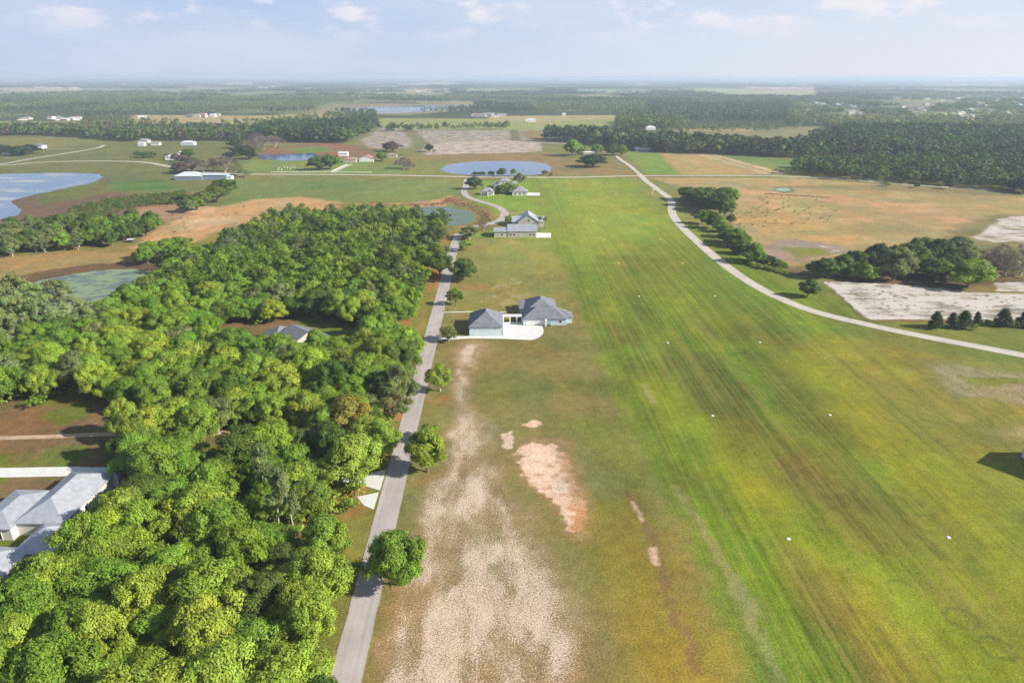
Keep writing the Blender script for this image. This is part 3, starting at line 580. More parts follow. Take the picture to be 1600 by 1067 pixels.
for i, (X, Y, lb) in enumerate(((27.2, 293.5, 'white air conditioner unit behind the blue house'), (29.3, 294.5, 'second pale air conditioner unit, farther from the blue house wall'))):
    o = empty('air_conditioner', (X, Y, 0), 0, lb, 'air conditioner'); b = MB(); b.box(-.55, -.55, .05, .55, .55, 1.1); b.build('casing', M['white'], o)
    b = MB(); b.tube((0, 0, 1.1), (0, 0, 1.16), .42, .42, 12); b.build('fan_grille', M['dark'], o)
def mailbox(x, y, lb):
    o = empty('mailbox', (x, y, 0), 0, lb, 'mailbox'); b = MB(); b.box(-.12, -.12, 0, .12, .12, 1.1); b.build('post', M['dark'], o)
    b = MB(); b.box(-.25, -.35, 1.1, .25, .35, 1.4); b.tube((0, -.35, 1.4), (0, .35, 1.4), .25, .25, 10); b.build('box', M['dark'], o)
mailbox(-24.3, 264.6, 'black mailbox at the mouth of the blue garage drive'); mailbox(-24.2, 296.0, 'dark mailbox beside the sapling north of the blue garage')

# grey metal roofed pair
house('hangar', 'long beige hangar with grey metal roof beside a concrete pad', 'hangar', (0, 0, 0), 0,
      [(5.0, 449.2, 24.0, 468, 4.2, 3.0, 'gable', 'x'), (-4.2, 449.4, 4.9, 462, 4.0, 1.6, 'gable', 'x')], M['beige'], M['seam'],
      win=[('S', .1, 1.3, 1.3, 1.3, 0), ('S', .22, 1.3, 1.3, 1.3, 0), ('S', .78, 1.3, 1.3, 1.3, 0), ('S', .9, 1.3, 1.3, 1.3, 0), ('S', .6, 1.3, 1.4, 1.3, 1)])
for X in (11, 17):
    b = MB(); b.box(X-.3, 455, 5.2, X+.3, 455.6, 6.7); b.build('vent', M['white'], bpy.data.objects['hangar'])
house('house', 'beige gable ended house with grey metal roof behind the hangar', 'house', (0, 0, 0), 0,
      [(12.4, 479.5, 27.6, 498, 4.2, 5.2, 'gable', 'y'), (8.5, 484, 31.5, 494, 3.6, 3.2, 'gable', 'x')], M['beige'], M['seamY'],
      win=[('S', .5, 4.8, 1.4, 1.4, 0), ('S', .25, 1.2, 1.5, 1.4, 0), ('S', .75, 1.2, 1.5, 1.4, 0)])
# white cottages
house('cottage', 'white cottage with grey hip roof nearest the winding lane', 'cottage', (0, 0, 0), 0, [(-17.5, 624, -5.5, 634, 3.4, 3.0, 'hip', 'x'), (-12, 620.5, -6.5, 626, 3.0, 1.8, 'gable', 'y')], M['cream'], M['greyshingle'],
      win=[('S', .15, 1.0, 1.1, 1.5, 0), ('S', .5, .9, 1.2, 1.5, 1), ('W', .5, 1, 1.3, 1.5, 0)])
house('cottage', 'white hip roofed cottage with three windows beside a concrete pad', 'cottage', (0, 0, 0), 0, [(10.8, 620.8, 24.6, 633, 3.6, 3.4, 'hip', 'x'), (14.5, 633, 21, 641, 4.2, 2.6, 'hip', 'y')], M['cream'], M['greyshingle'],
      win=[('S', .2, .9, 1.1, 1.7, 0), ('S', .5, .9, 1.1, 1.7, 0), ('S', .77, .9, 1.1, 1.7, 0)])
house('house', 'two storey white house with grey hip roof rising behind the white cottages', 'house', (0, 0, 0), 0, [(-1.4, 668, 9.4, 679, 6.3, 2.6, 'hip', 'x'), (-7.5, 668.5, -1.4, 678, 3.4, 2.0, 'hip', 'x'), (9.4, 669, 16, 678, 3.4, 2.0, 'hip', 'x'), (-6, 655, 9, 668, 3.2, 2.2, 'hip', 'x')], M['cream'], M['greyshingle'],
      win=[('S', .4, 4.0, 1.1, 1.5, 0), ('S', .68, 4.0, 1.1, 1.5, 0)])
# hidden house in the wood
o = house('house', 'slate roofed house standing in the clearing inside the wood', 'house', (-79.5, 254, 0), D2R(-45), [(-5.5, -9, 6.5, 9, 3.4, 4.4, 'gable', 'x'), (-15, -8, -5.5, 2, 3.6, 3.2, 'hip', 'x'), (-3, -15, 5, -9, 3.4, 1.8, 'gable', 'y')], M['beige'], M['midshingle'],
      win=[('E', .3, 1.0, 1.2, 1.4, 0), ('E', .7, 1.0, 1.2, 1.4, 0), ('S', .5, .9, 1.4, 1.5, 2)])
# metal roofed house at lower left
house('house', 'sprawling cream house with pale ribbed metal roofs at the left edge', 'house', (-107.5, 138, 0), D2R(-2), 
      [(-5.0, -4, 6.0, 17, 3.6, 3.2, 'hip', 'y'), (-14, -6, -5, 9, 3.4, 1.7, 'hip', 'y'), (2, -14.5, 10.5, -4.2, 3.5, 2.9, 'hip', 'x'), (-7, -31, 4.5, -13, 3.4, 2.9, 'hip', 'y'), (-1, 16, 7.5, 20.5, 3.0, 1.6, 'hip', 'x')], M['cream'], M['seamY'],
      win=[('S', .68, .7, .8, 1.9, 2), ('S', .86, .7, .8, 1.9, 2), ('E', .3, .7, .8, 1.9, 2), ('E', .7, .7, .8, 1.9, 2), ('E', .84, .8, .9, 1.6, 3), ('E', .62, .8, .9, 1.6, 3), ('E', .4, .8, .9, 1.6, 3), ('S', .25, .3, 2.2, 2.4, 1), ('S', .62, .3, 2.0, 2.4, 1), ('E', .4, .9, .9, 1.6, 0)])
# house cut by the right edge
house('house', 'blue walled hip roofed house cut off by the right edge of the grass', 'house', (0, 0, 0), 0, [(147.2, 152, 166, 166, 4.2, 4.4, 'gable', 'x'), (149.5, 141, 164, 152, 3.8, 3.4, 'gable', 'x')], M['blue'], M['greyshingle'], win=[('W', .3, 1.2, 1.1, 1.2, 0), ('S', .05, 1.0, .6, 1.4, 0)])

# small far buildings ------------------------------------------------------------
def far_house(px, py, w, d, h, rise, kind, ax, wall, roof, label, name='farmhouse', cat='house', group=None, rz=0.0):
    x, y = G(px, py); return house(name, label, cat, (x, y, 0), rz, [(-w/2, -d/2, w/2, d/2, h, rise, kind, ax)], M[wall], M[roof], group=group, parts=False)
far_house(299, 280, 28, 16, 4.0, 3.6, 'hip', 'x', 'slate', 'metal', 'wide barn with pale pyramid metal roof behind the sandy riding ring', 'barn', 'barn')
far_house(338, 280, 26, 12, 5.0, 1.2, 'gable', 'x', 'slate', 'metal', 'long dark walled shed with white roof beside the pyramid roofed barn', 'shed', 'shed')
far_house(357, 280, 9, 7, 3.0, .8, 'gable', 'x', 'white', 'metal', 'small white shed at the end of the long dark shed', 'shed', 'shed')
far_house(1003, 236.5, 20, 14, 3.4, 2.4, 'gable', 'x', 'slate', 'white', 'long white roofed shed in front of the dark pine line', 'shed', 'shed')
far_house(921, 242, 17, 8, 3.4, 1.0, 'gable', 'x', 'tan', 'white', 'white roofed shed between the dark oaks beyond the pond', 'shed', 'shed')
far_house(896, 219.5, 14, 9, 3.4, 2.0, 'gable', 'x', 'white', 'metal', 'pale roofed house peeping above the twin oaks', 'farmhouse')
far_house(574, 252, 18, 14, 4.0, 3.4, 'gable', 'y', 'white', 'brown', 'white ranch house with brown tiled gable roof by the pale drive')
far_house(548, 253, 16, 14, 3.4, 2.4, 'hip', 'x', 'tan', 'brown', 'low brown tiled ranch house beside the dark oaks')
far_house(537, 244, 12, 8, 4, 2.0, 'gable', 'x', 'white', 'metal', 'pale blue roofed outbuilding behind the ranch oaks', 'shed', 'shed')
far_house(612, 246, 14, 8, 3.4, 1.8, 'hip', 'x', 'tan', 'brown', 'brown roofed cottage at the right end of the ranch group')
far_house(226, 223, 15, 10, 4.0, 2.6, 'hip', 'x', 'cream', 'greyshingle', 'cream farmhouse at the edge of the left woods', group='farmhouses at the edge of the left woods')
far_house(222, 228, 10, 7, 3.4, 1.4, 'gable', 'x', 'white', 'metal', 'white shed in front of the cream farmhouse', 'shed', 'shed')
far_house(244, 227, 13, 8, 3.4, 1.8, 'gable', 'x', 'white', 'greyshingle', 'long pale stable right of the cream farmhouse', 'stable', 'stable')
far_house(295, 227, 20, 11, 4.0, 2.8, 'hip', 'x', 'blue', 'metal', 'blue walled farmhouse with pale roof on the left meadow')
far_house(270, 250, 15, 9, 4.0, 2.6, 'gable', 'x', 'white', 'metal', 'white house half hidden behind purple trees near the left road')
far_house(283, 245, 9, 9, 4.5, 2.4, 'gable', 'y', 'white', 'metal', 'white gabled annex beside the half hidden white house', 'annex', 'house')
far_house(62, 232, 15, 12, 4.4, 2.6, 'hip', 'x', 'white', 'shingle', 'dark roofed white house at the end of the far left track')
far_house(14, 242, 12, 8, 2.6, 2.6, 'hip', 'x', 'white', 'metal', 'pale roofed cottage below the dark bushes at the left edge', 'cottage', 'house')
far_house(829, 190.5, 26, 14, 4.5, 3.0, 'hip', 'x', 'white', 'metal', 'pale blue roofed farmhouse on the tan pasture')
far_house(881, 181, 10, 9, 5, 2.0, 'gable', 'x', 'white', 'metal', 'small white building against the pine woods', 'shed', 'shed')
far_house(1016, 203, 20, 12, 4.5, 3, 'hip', 'x', 'white', 'white', 'white roofed house behind the dark pine line', 'farmhouse')
far_house(223, 185.5, 20, 10, 4.5, 2.5, 'gable', 'x', 'white', 'white', 'long white barn on the tan field at left', 'barn', 'barn')
rr = random.Random(5)
def cluster(px0, px1, py0, py1, n, label, group, cols=('white', 'cream', 'tan', 'white'), roofs=('metal', 'greyshingle', 'greyshingle', 'brown'), w=(11, 19)):
    for i in range(n):
        far_house(rr.uniform(px0, px1), rr.uniform(py0, py1), rr.uniform(*w), rr.uniform(9, 14), rr.uniform(3.5, 5.5), rr.uniform(1.5, 3.5), rr.choice(('hip', 'gable')), 'x', rr.choice(cols), rr.choice(roofs), label, group=group, rz=rr.uniform(-.4, .4))
cluster(35, 132, 186, 189, 12, 'pale house in the hamlet below the woods at far left', 'houses of the hamlet at far left')
cluster(290, 355, 180, 184, 6, 'small white building on the tan field left of centre', 'buildings on the tan field left of centre')
cluster(740, 800, 179, 183.5, 8, 'low white barn in the row beyond the far pasture', 'barns beyond the far pasture', w=(18, 34))
cluster(1420, 1445, 168, 178, 5, 'pale house among trees beside the bright far pasture', 'houses beside the bright far pasture')
cluster(1490, 1560, 172, 188, 20, 'white house of the distant subdivision beyond the dark woods', 'houses of the distant subdivision')
cluster(1565, 1630, 170, 184, 9, 'white house in the right part of the distant suburb', 'houses at the right end of the suburb')
cluster(1260, 1420, 160, 176, 16, 'small pale house scattered among the leafy far suburb', 'houses scattered in the leafy far suburb')
cluster(1430, 1600, 150, 168, 18, 'tiny pale house in the hazy far suburb at right', 'houses in the hazy far suburb', w=(18, 34))
cluster(560, 800, 138, 148, 12, 'tiny pale building on the far fields beyond the lake', 'buildings on the far fields beyond the lake', w=(24, 50))
cluster(1325, 1360, 174, 180, 4, 'pale house by the grey field beyond the dark woods', 'houses by the grey far field')
cluster(1160, 1265, 136.5, 140, 12, 'pinkish roofed building on the farthest pale field', 'buildings on the farthest pale field', w=(30, 70))
cluster(50, 128, 136.5, 139.5, 12, 'tiny white building on the far horizon field at left', 'buildings on the far horizon field', w=(30, 60))
cluster(370, 500, 129, 139, 12, 'tiny white building among the horizon woods left of centre', 'buildings among the horizon woods', w=(40, 80))
cluster(960, 1015, 126, 132, 8, 'tiny white building among the horizon woods right of centre', 'buildings in the horizon woods right of centre', w=(50, 110))

far_house(205, 378.5, 3.2, 2.6, 1.9, .5, 'gable', 'x', 'dark', 'metal', 'tiny white roofed shelter at the end of the left tree line', 'shelter', 'shelter')
for i, (px, py) in enumerate([(435, 266), (440, 266), (445, 262), (449, 263), (453, 264), (457, 262), (461, 263), (462, 265), (468, 265), (473, 266), (478, 264), (484, 266), (436, 263.5), (490, 266)]):
    x, y = G(px, py); b = MB(); b.box(-.35, -.3, 0, .35, .3, 1.3); b.box(-.45, -.4, 1.3, .45, .4, 1.5); o = b.build('white_post', M['fence']); o.location = (x, y, 0); tag(o, 'small white capped post standing in the paddock behind the white fence', 'post', 'white posts in the paddock')
HSE = [(o.location.x, o.location.y) for o in bpy.data.objects if o.parent is None and o.get('group', '').startswith(('houses', 'buildings', 'barns'))]
# white fence along the cross road
def fence(pts, label, step=5.0, h=1.3):
    P = GL(pts); x0, y0 = P[0]; root = empty('fence', (x0, y0, 0), 0, label, 'fence', 'white board fences of the ranch')
    rail = MB(); k = 0
    for (a, b_) in zip(P[:-1], P[1:]):
        A = np.array(a)-P[0]; B = np.array(b_)-P[0]; L = np.linalg.norm(B-A); n = max(1, int(L/step))
        for zz in (.5, .9, 1.25): rail.tube((*A, zz), (*B, zz), .09, .09, 4)
        for i in range(n):
            p = A+(B-A)*i/n; m = MB(); m.box(p[0]-.08, p[1]-.08, 0, p[0]+.08, p[1]+.08, h+.1)
            if k < 90: m.build('post', M['fence'], root); k += 1
    rail.build('rail', M['fence'], root)
fence([(424, 270.3), (470, 270), (516, 269.6)], 'white board fence between the left paddock and the cross road')
fence([(518, 269), (532, 262.5), (542, 258)], 'white board fence along the left side of the ranch drive')
fence([(526, 270), (560, 270.3), (582, 270.4)], 'white board fence right of the ranch gate')
# runway markers
for i, y in enumerate([130.2, 192, 255.5, 318, 381.8, 443, 505, 567, 629, 691]):
    for j, x in enumerate((66.6+(y-130)*.006, 104.2+(y-130)*.004)):
        o = empty('runway_marker', (x, y, 0), 0, ('round white marker disc in the left line on the grass runway' if j == 0 else 'round white marker disc in the right line on the grass runway'), 'runway marker', 'left line of runway markers' if j == 0 else 'right line of runway markers')
        b = MB(); n = 20; pr = [(.48, .0), (.48, .05), (.36, .12), (.18, .19)]
        for (r0, z0), (r1, z1) in zip(pr[:-1], pr[1:]): b.tube((0, 0, z0+.02), (0, 0, z1+.02), r0, r1, n, cap=False)
        b.face(*[(.18*math.cos(t), .18*math.sin(t), .21) for t in np.linspace(0, 2*math.pi, n, False)]); b.build('disc', M['marker'], o)
x, y = G(1019.5, 304); o = empty('windsock', (x, y, 0), 0, 'pale windsock on a short pole where the runway meets the curving road', 'windsock')
b = MB(); b.tube((0, 0, 0), (0, 0, 5.2), .12, .08); b.build('pole', M['white'], o); b = MB(); b.tube((0, 0, 5.0), (1.0, -.3, 3.2), .5, .25, 10); b.build('sock', M['orange'], o)
b = MB()
for a in range(3): t = a*2.1; b.tube((0, 0, 1.6), (1.1*math.cos(t), 1.1*math.sin(t), 0), .07, .07, 5)
b.build('tripod', M['white'], o)

# ---------------------------------------------------------------- trees
def unit(n, g): v = g.normal(size=(n, 3)); return v/np.linalg.norm(v, axis=1)[:, None]
def leaves(C, Dn, size, g, tint, spread=.55):
    n = len(C); Nn = Dn+unit(n, g)*spread; Nn /= np.linalg.norm(Nn, axis=1)[:, None]
    A = np.cross(Nn, unit(n, g)); A /= np.linalg.norm(A, axis=1)[:, None]+1e-9; B = np.cross(Nn, A)
    s = (size*g.uniform(.6, 1.25, n))[:, None]*.5; k = g.uniform(.55, .9, n)[:, None]
    V = np.stack([C-A*s, C-B*s*k, C+A*s, C+B*s*k], 1).reshape(-1, 3); F = np.arange(4*n).reshape(n, 4); return V, F, np.repeat(tint, 4, 0)
def crown_geo(seed, R, H, zb, lobes, puffs, per, leaf, form='oak', holes=0.0):
    g = np.random.default_rng(seed); cz = zb+(H-zb)*.42; C = []; Dn = []; T = []; LC = []
    for i in range(lobes):
        f = (i+.5)/lobes; a = i*2.39996+g.uniform(-.3, .3)
        if form == 'oak':
            el = math.asin(min(1, max(-.62, 1.08-1.7*f))); rr_ = (.62 if i % 5 else .22)+g.uniform(-.16, .26)
            if rr_ > .8: el *= .6
            c = np.array([math.cos(a)*math.cos(el)*R*rr_, math.sin(a)*math.cos(el)*R*rr_, cz+math.sin(el)*(H-cz if el > 0 else cz-zb)*.64]); lr = R*g.uniform(.22, .42)
        elif form == 'cone':
            h = f; rad = R*(1-h)**.8*.62; c = np.array([math.cos(a)*rad, math.sin(a)*rad, zb+(H-zb)*(.06+.9*h)]); lr = R*(.5-.3*h)
        else:  # tall irregular pine: clumps high on a bare stem
            h = g.uniform(.0, 1)**.7; rad = R*.55*(1.1-h)*g.uniform(.4, 1.1); c = np.array([math.cos(a)*rad, math.sin(a)*rad, zb+(H-zb)*(.1+.85*h)]); lr = R*g.uniform(.26, .42)
        LC.append(c); lt = g.uniform(.74, 1.2); hue = g.uniform(-.08, .1)
        for j in range(puffs):
            d = unit(1, g)[0]; d[2] = abs(d[2])*1.0-.25; out = c-np.array([0, 0, cz-R*.2]); out /= np.linalg.norm(out)+1e-6; d = d+out*.55; d /= np.linalg.norm(d)
            pc = c+d*lr*g.uniform(.6, 1.0)*np.array([1, 1, .8]); pr = R*g.uniform(.12, .21)*(1.5 if form == 'cone' else 1)*(9/max(puffs, 5))**.3
            if g.uniform() < holes: continue
            m = int(per*g.uniform(.7, 1.3)); e = unit(m, g); e[:, 2] = np.where(e[:, 2] < -.35, -e[:, 2], e[:, 2])
            C.append(pc+e*(pr*g.uniform(.4, 1.3, m))[:, None]); Dn.append(e+d*.35+np.array([0, 0, .15])); pt = g.uniform(.8, 1.2)*lt
            t = (pt*g.uniform(.75, 1.25, m))[:, None]*np.array([1+hue, 1, 1-hue]); T.append(t)
    C = np.concatenate(C); Dn = np.concatenate(Dn); T = np.concatenate(T)
    V, F, t = leaves(C, Dn, leaf, g, T); return V, F, t, LC
def trunk_mb(LC, R, H, zb, r0, g, bare=0):
    b = MB(); fork = np.array([g.uniform(-.3, .3), g.uniform(-.3, .3), max(1.2, zb*.9)]); b.tube((0, 0, -.3), (0, 0, .35), r0*1.7, r0*1.05); b.tube((0, 0, .35), fork, r0*1.05, r0*.8)
    for c in LC:
        m = fork+(c-fork)*.5+np.array([g.uniform(-.4, .4), g.uniform(-.4, .4), .3]); rr_ = r0*g.uniform(.28, .45); b.tube(fork, m, rr_, rr_*.65, 5, False); b.tube(m, c, rr_*.65, rr_*.25, 5, False)
        for k in range(bare):
            e = c+unit(1, g)[0]*R*.5; e[2] = max(e[2], c[2]); b.tube(m+(c-m)*.5, e, rr_*.35, rr_*.1, 4, False)
            for kk in range(2): f = e+unit(1, g)[0]*R*.22+np.array([0, 0, R*.08]); b.tube(e, f, rr_*.2, .015, 3, False)
    return b
PROTO = {}
def proto(kind, i, seed, R, H, zb, lobes, puffs, per, leaf, form='oak', holes=0.0, bark='bark', bare=0, r0=None):
    g = np.random.default_rng(seed+500); V, F, t, LC = crown_geo(seed, R, H, zb, lobes, puffs, per, leaf, form, holes)
    c = np_mesh('crown', V, F, t); c.materials.append(M['leaf'])
    if form == 'pine' or form == 'cone':
        tb = MB(); tb.tube((0, 0, -.3), (0, 0, H*.93), r0 or .28, .06, 8)
        for l in LC: tb.tube((0, 0, l[2]-.6), l, .08, .03, 4, False)
    else: tb = trunk_mb(LC, R, H, zb, r0 or R*.06, g, bare)
    tm = bpy.data.meshes.new('trunk'); tm.from_pydata(tb.v, [], tb.f); tm.update(); tm.materials.append(M[bark])
    PROTO.setdefault(kind, []).append((c, tm, R, H))
for i in range(7): proto('oak', i, 100+i, 6.0, 10.5+.5*(i % 3), .7, 25+i % 4, 13, 84, .43, r0=.36)
for i in range(3): proto('loose', i, 140+i, 5.2, 11.0, 1.0, 18, 12, 58, .42, holes=.12, bare=1, bark='palebark')
for i in range(3): proto('pine', i, 160+i, 4.2, 17.0, 6.5, 15, 9, 50, .48, form='pine', bark='palebark')
for i in range(2): proto('cedar', i, 180+i, 3.2, 8.0, .4, 22, 7, 50, .40, form='cone', r0=.2)
for i in range(2): proto('bare', i, 200+i, 5.5, 9.5, 1.2, 16, 11, 44, .24, holes=.1, bare=3, bark='palebark')
for i in range(3): proto('sapling', i, 220+i, 3.0, 6.0, .8, 13, 9, 50, .34, r0=.12)
GREEN = dict(oak=(.17, .28, .026), lime=(.25, .35, .036), dark=(.10, .165, .024), olive=(.16, .20, .04), moss=(.17, .225, .075), gold=(.24, .22, .03), blue=(.075, .12, .05), grey=(.22, .19, .15), purple=(.15, .11, .095), brown=(.2, .145, .08), pale=(.21, .27, .09), deep=(.045, .075, .025))
NAMES = {}
NT = [0]
def tree(x, y, h, r, kind='oak', col='oak', label=None, group=None, name='oak_tree', var=.12, small=False):
    P = PROTO[kind]; c, tm, R, H = P[NT[0] % len(P)]; NT[0] += 1
    g = RNG; base = np.array(GREEN[col])*g.uniform(1-var, 1+var)*np.array([g.uniform(1-var, 1+var), 1, g.uniform(.85, 1.15)])
    root = empty(name, (x, y, 0), g.uniform(0, 6.28), label, 'tree', group); ky = g.uniform(.86, 1.16); root.scale = (r/R/ky, r/R*ky, h/H); root.rotation_euler.x = g.uniform(-.09, .09); root.rotation_euler.y = g.uniform(-.09, .09)
    for nm, me in (('crown', c), ('trunk', tm)):
        if small and nm == 'trunk' and kind == 'oak': continue
        o = bpy.data.objects.new(nm, me); COL.objects.link(o); o.parent = root
        if nm == 'crown': o.color = (*base, 1)
    return root
def tpx(px, py, w, h, kind='oak', col='oak', label=None, group=None, name='oak_tree', var=.08, small=False):
    x, y = G(px, py); m = mpp(x, y); a = math.atan2(CAMH, math.hypot(x, y)); r = w*m/2*1.02; H = max((h*m-r*math.sin(a)*.45)/math.cos(a), r*.9); r *= 1.06
    return tree(x, y, H, r, kind, col, label, group, name, var, small)
# roadside trees right of the lane, near to far
tpx(622, 913, 78, 90, 'oak', 'oak', 'big dark green oak right of the lane, nearest of the roadside trees', name='oak_tree')
tpx(668, 737, 56, 72, 'oak', 'lime', 'bright green bushy oak right of the lane with a darker small tree behind it')
tpx(669, 688, 42, 26, 'sapling', 'oak', 'low dark tree peeping above the bright bushy oak', name='small_tree')
tpx(688, 611, 37, 46, 'loose', 'lime', 'yellow green tree right of the lane in front of the sandy strip', name='elm_tree')
tpx(701, 533, 28, 26, 'loose', 'olive', 'olive young tree beside the mailbox at the blue garage drive', name='young_tree')
tpx(712, 478, 26, 28, 'sapling', 'oak', 'slim sapling beyond the blue garage right of the lane', name='sapling')
tpx(722, 438, 40, 36, 'oak', 'dark', 'round dark oak right of the lane with leaf litter beneath')
tpx(729, 392, 22, 18, 'sapling', 'oak', 'small round tree between the dark oak and the hangar', name='small_tree')
tpx(734, 373, 34, 22, 'loose', 'olive', 'loose olive tree at the bend of the lane left of the hangar', name='elm_tree')
tpx(756, 359, 16, 14, 'bare', 'brown', 'thin brownish tree in front of the lane bend', name='young_tree')
tpx(797, 349, 16, 13, 'sapling', 'oak', 'rounded bush tree behind the left end of the hangar', name='small_tree')
tpx(741, 296, 23, 20, 'oak', 'blue', 'rounded tree beside the winding lane near the junction')
tpx(794, 302, 28, 17, 'oak', 'oak', 'green tree between the two white cottages', name='oak_tree')
tpx(781, 303, 18, 14, 'oak', 'dark', 'dark small tree right of the left white cottage', name='small_tree')
tpx(812, 289, 20, 19, 'loose', 'olive', 'tall airy tree behind the right white cottage', name='elm_tree')
for px, py, w, h, lb in ((743, 275, 10, 7, 'leftmost'), (754, 275, 11, 7, 'second from the left'), (768, 275, 11, 8, 'third from the left')):
    tpx(px, py, w, h, 'oak', 'dark', f'small dark tree on the near bank of the oval pond, {lb}', name='small_tree', small=True)
tpx(784, 275.5, 15, 13, 'oak', 'blue', 'largest tree on the near bank of the oval pond'); tpx(803, 275.5, 10, 12, 'oak', 'oak', 'round bright tree on the pond bank right of the largest one', name='small_tree', small=True)
tpx(851, 274, 9, 8, 'oak', 'olive', 'small tree at the right end of the oval pond', name='small_tree', small=True); tpx(861, 275, 7, 5, 'sapling', 'brown', 'rust coloured bush at the right end of the oval pond', name='bush', small=True)
tpx(688, 430, 36, 40, 'oak', 'dark', 'dark rounded oak left of the lane opposite the round dark oak')
for px, py, w, h, c in ((482, 1010, 78, 90, 'lime'), (498, 945, 80, 92, 'lime'), (515, 884, 68, 82, 'oak'), (596, 716, 56, 66, 'lime'), (628, 640, 52, 74, 'moss')):
    tpx(px, py, w, h, 'oak' if c != 'moss' else 'loose', c, 'oak at the very edge of the wood leaning towards the lane', 'oaks at the lane edge of the wood')
for px, py, w, h, c in ((138, 895, 90, 96, 'oak'), (88, 952, 96, 96, 'lime'), (34, 1000, 96, 96, 'oak')):
    tpx(px, py, w, h, 'oak', c, 'oak in front of the walls of the metal roofed house at left', 'oaks in front of the metal roofed house')
# palms by the hangar
def palm(x, y, h, label):
    root = empty('palm_tree', (x, y, 0), 0, label, 'palm tree'); g = np.random.default_rng(int(x*10)); b = MB(); b.tube((0, 0, -.2), (.2, 0, h*.5), .28, .22); b.tube((.2, 0, h*.5), (.1, .1, h), .22, .2); b.build('trunk', M['bark'], root)
    C = []; Dn = []; T = []
    V = []; F = []; t_ = []
    for k in range(20):
        a = k*2.4; el = g.uniform(-.4, 1.1); L = g.uniform(2.0, 2.6); p = np.array([.1, .1, h]); d = np.array([math.cos(a)*math.cos(el), math.sin(a)*math.cos(el), math.sin(el)]); sd = np.array([-math.sin(a), math.cos(a), 0])
        pts = []
        for s in range(5):
            w = [.08, .55, .7, .5, .05][s]; pts.append((p-sd*w, p+sd*w)); p = p+d*L/4; d = d+np.array([0, 0, -.33]); d /= np.linalg.norm(d)
        n0 = len(V)
        for q1, q2 in pts: V += [q1, q2]
        for s in range(4): F.append([n0+2*s, n0+2*s+1, n0+2*s+3, n0+2*s+2])
    me = np_mesh('frond', np.array(V), np.array(F), np.full((len(V), 3), 1.0)*np.array([.11, .14, .035])); me.materials.append(M['leaf']); link('crown', me, root)
x, y = G(843, 360); palm(x, y, 8.5, 'taller palm tree at the right corner of the hangar'); x, y = G(851, 358); palm(x, y, 7.0, 'shorter palm tree standing right of the taller palm')
# right: clump, hedgerow, lone tree, grove, row
gg = 'oaks of the dense clump right of the curving road'
for k, (px, py, w, h, c) in enumerate([(1074, 313, 34, 22, 'dark'), (1092, 316, 32, 24, 'moss'), (1088, 322, 34, 28, 'dark'), (1108, 318, 34, 26, 'olive'), (1104, 328, 36, 30, 'dark'), (1126, 320, 36, 28, 'dark'), (1124, 333, 38, 34, 'dark'), (1138, 326, 30, 34, 'oak'), (1132, 338, 32, 30, 'dark')]):
    tpx(px, py, w, h, 'oak', c, 'dark oak in the dense clump right of the curving road', gg)
tpx(1097, 350, 22, 23, 'oak', 'oak', 'round green tree just below the dense oak clump', name='small_tree'); tpx(1114, 357, 24, 26, 'oak', 'dark', 'darker round tree right beside the tree below the clump', name='small_tree')
tpx(1141, 350, 14, 16, 'oak', 'dark', 'small tree alone on the golden marsh by the clump', name='small_tree')
gg = 'shrubs and trees of the hedgerow between road and marsh'
for px, py, w, h, c in [(1124, 362, 18, 16, 'oak'), (1133, 371, 20, 18, 'lime'), (1130, 378, 18, 14, 'dark'), (1150, 385, 28, 24, 'oak'), (1143, 380, 20, 18, 'dark'), (1138, 386, 16, 10, 'dark'), (1160, 397, 22, 18, 'dark'), (1152, 396, 18, 12, 'dark'), (1175, 411, 24, 28, 'lime'), (1168, 408, 20, 18, 'dark'), (1188, 411, 20, 14, 'dark'), (1199, 412, 18, 12, 'blue'), (1212, 417, 16, 11, 'dark'), (1222, 420, 14, 10, 'oak')]:
    tpx(px, py, w*1.3, h*1.2, 'oak', c, 'leafy tree in the hedgerow between curving road and golden marsh', gg, name='hedgerow_tree')
for px, py in [(1184, 418), (1193, 420), (1202, 422), (1212, 424), (1222, 427), (1232, 430), (1176, 415)]:
    tpx(px, py, 14, 7, 'sapling', 'lime', 'low bright shrub at the foot of the hedgerow', 'low bright shrubs below the hedgerow', name='shrub', small=True)
tpx(1262, 463, 30, 29, 'oak', 'dark', 'lone round dark tree casting a shadow beside the curving road')
gg = 'oaks of the grove behind the sandy clearing'
for px, py, w, h, c in [(1275, 432, 30, 26, 'dark'), (1292, 435, 38, 34, 'dark'), (1315, 430, 32, 34, 'dark'), (1335, 425, 34, 36, 'dark'), (1326, 437, 24, 20, 'dark'), (1352, 438, 34, 28, 'oak'), (1370, 424, 42, 46, 'blue'), (1396, 438, 46, 54, 'moss'), (1410, 424, 44, 46, 'dark'), (1432, 430, 44, 48, 'dark'), (1440, 412, 48, 44, 'moss'), (1464, 420, 48, 48, 'blue'), (1492, 414, 54, 46, 'moss'), (1462, 438, 44, 36, 'dark'), (1486, 436, 44, 38, 'dark'), (1512, 450, 60, 48, 'oak'), (1500, 425, 46, 42, 'moss')]:
    tpx(px, py, w, h, 'oak', c, 'large rounded oak of the grove behind the sandy clearing', gg)
for px, py, w, h in [(1548, 428, 46, 42), (1570, 432, 50, 44), (1594, 430, 50, 44), (1560, 418, 44, 40), (1612, 420, 50, 44)]:
    tpx(px, py, w, h, 'bare', 'grey', 'grey half bare tree at the right end of the grove', 'half bare trees at the right end of the grove', name='bare_tree')
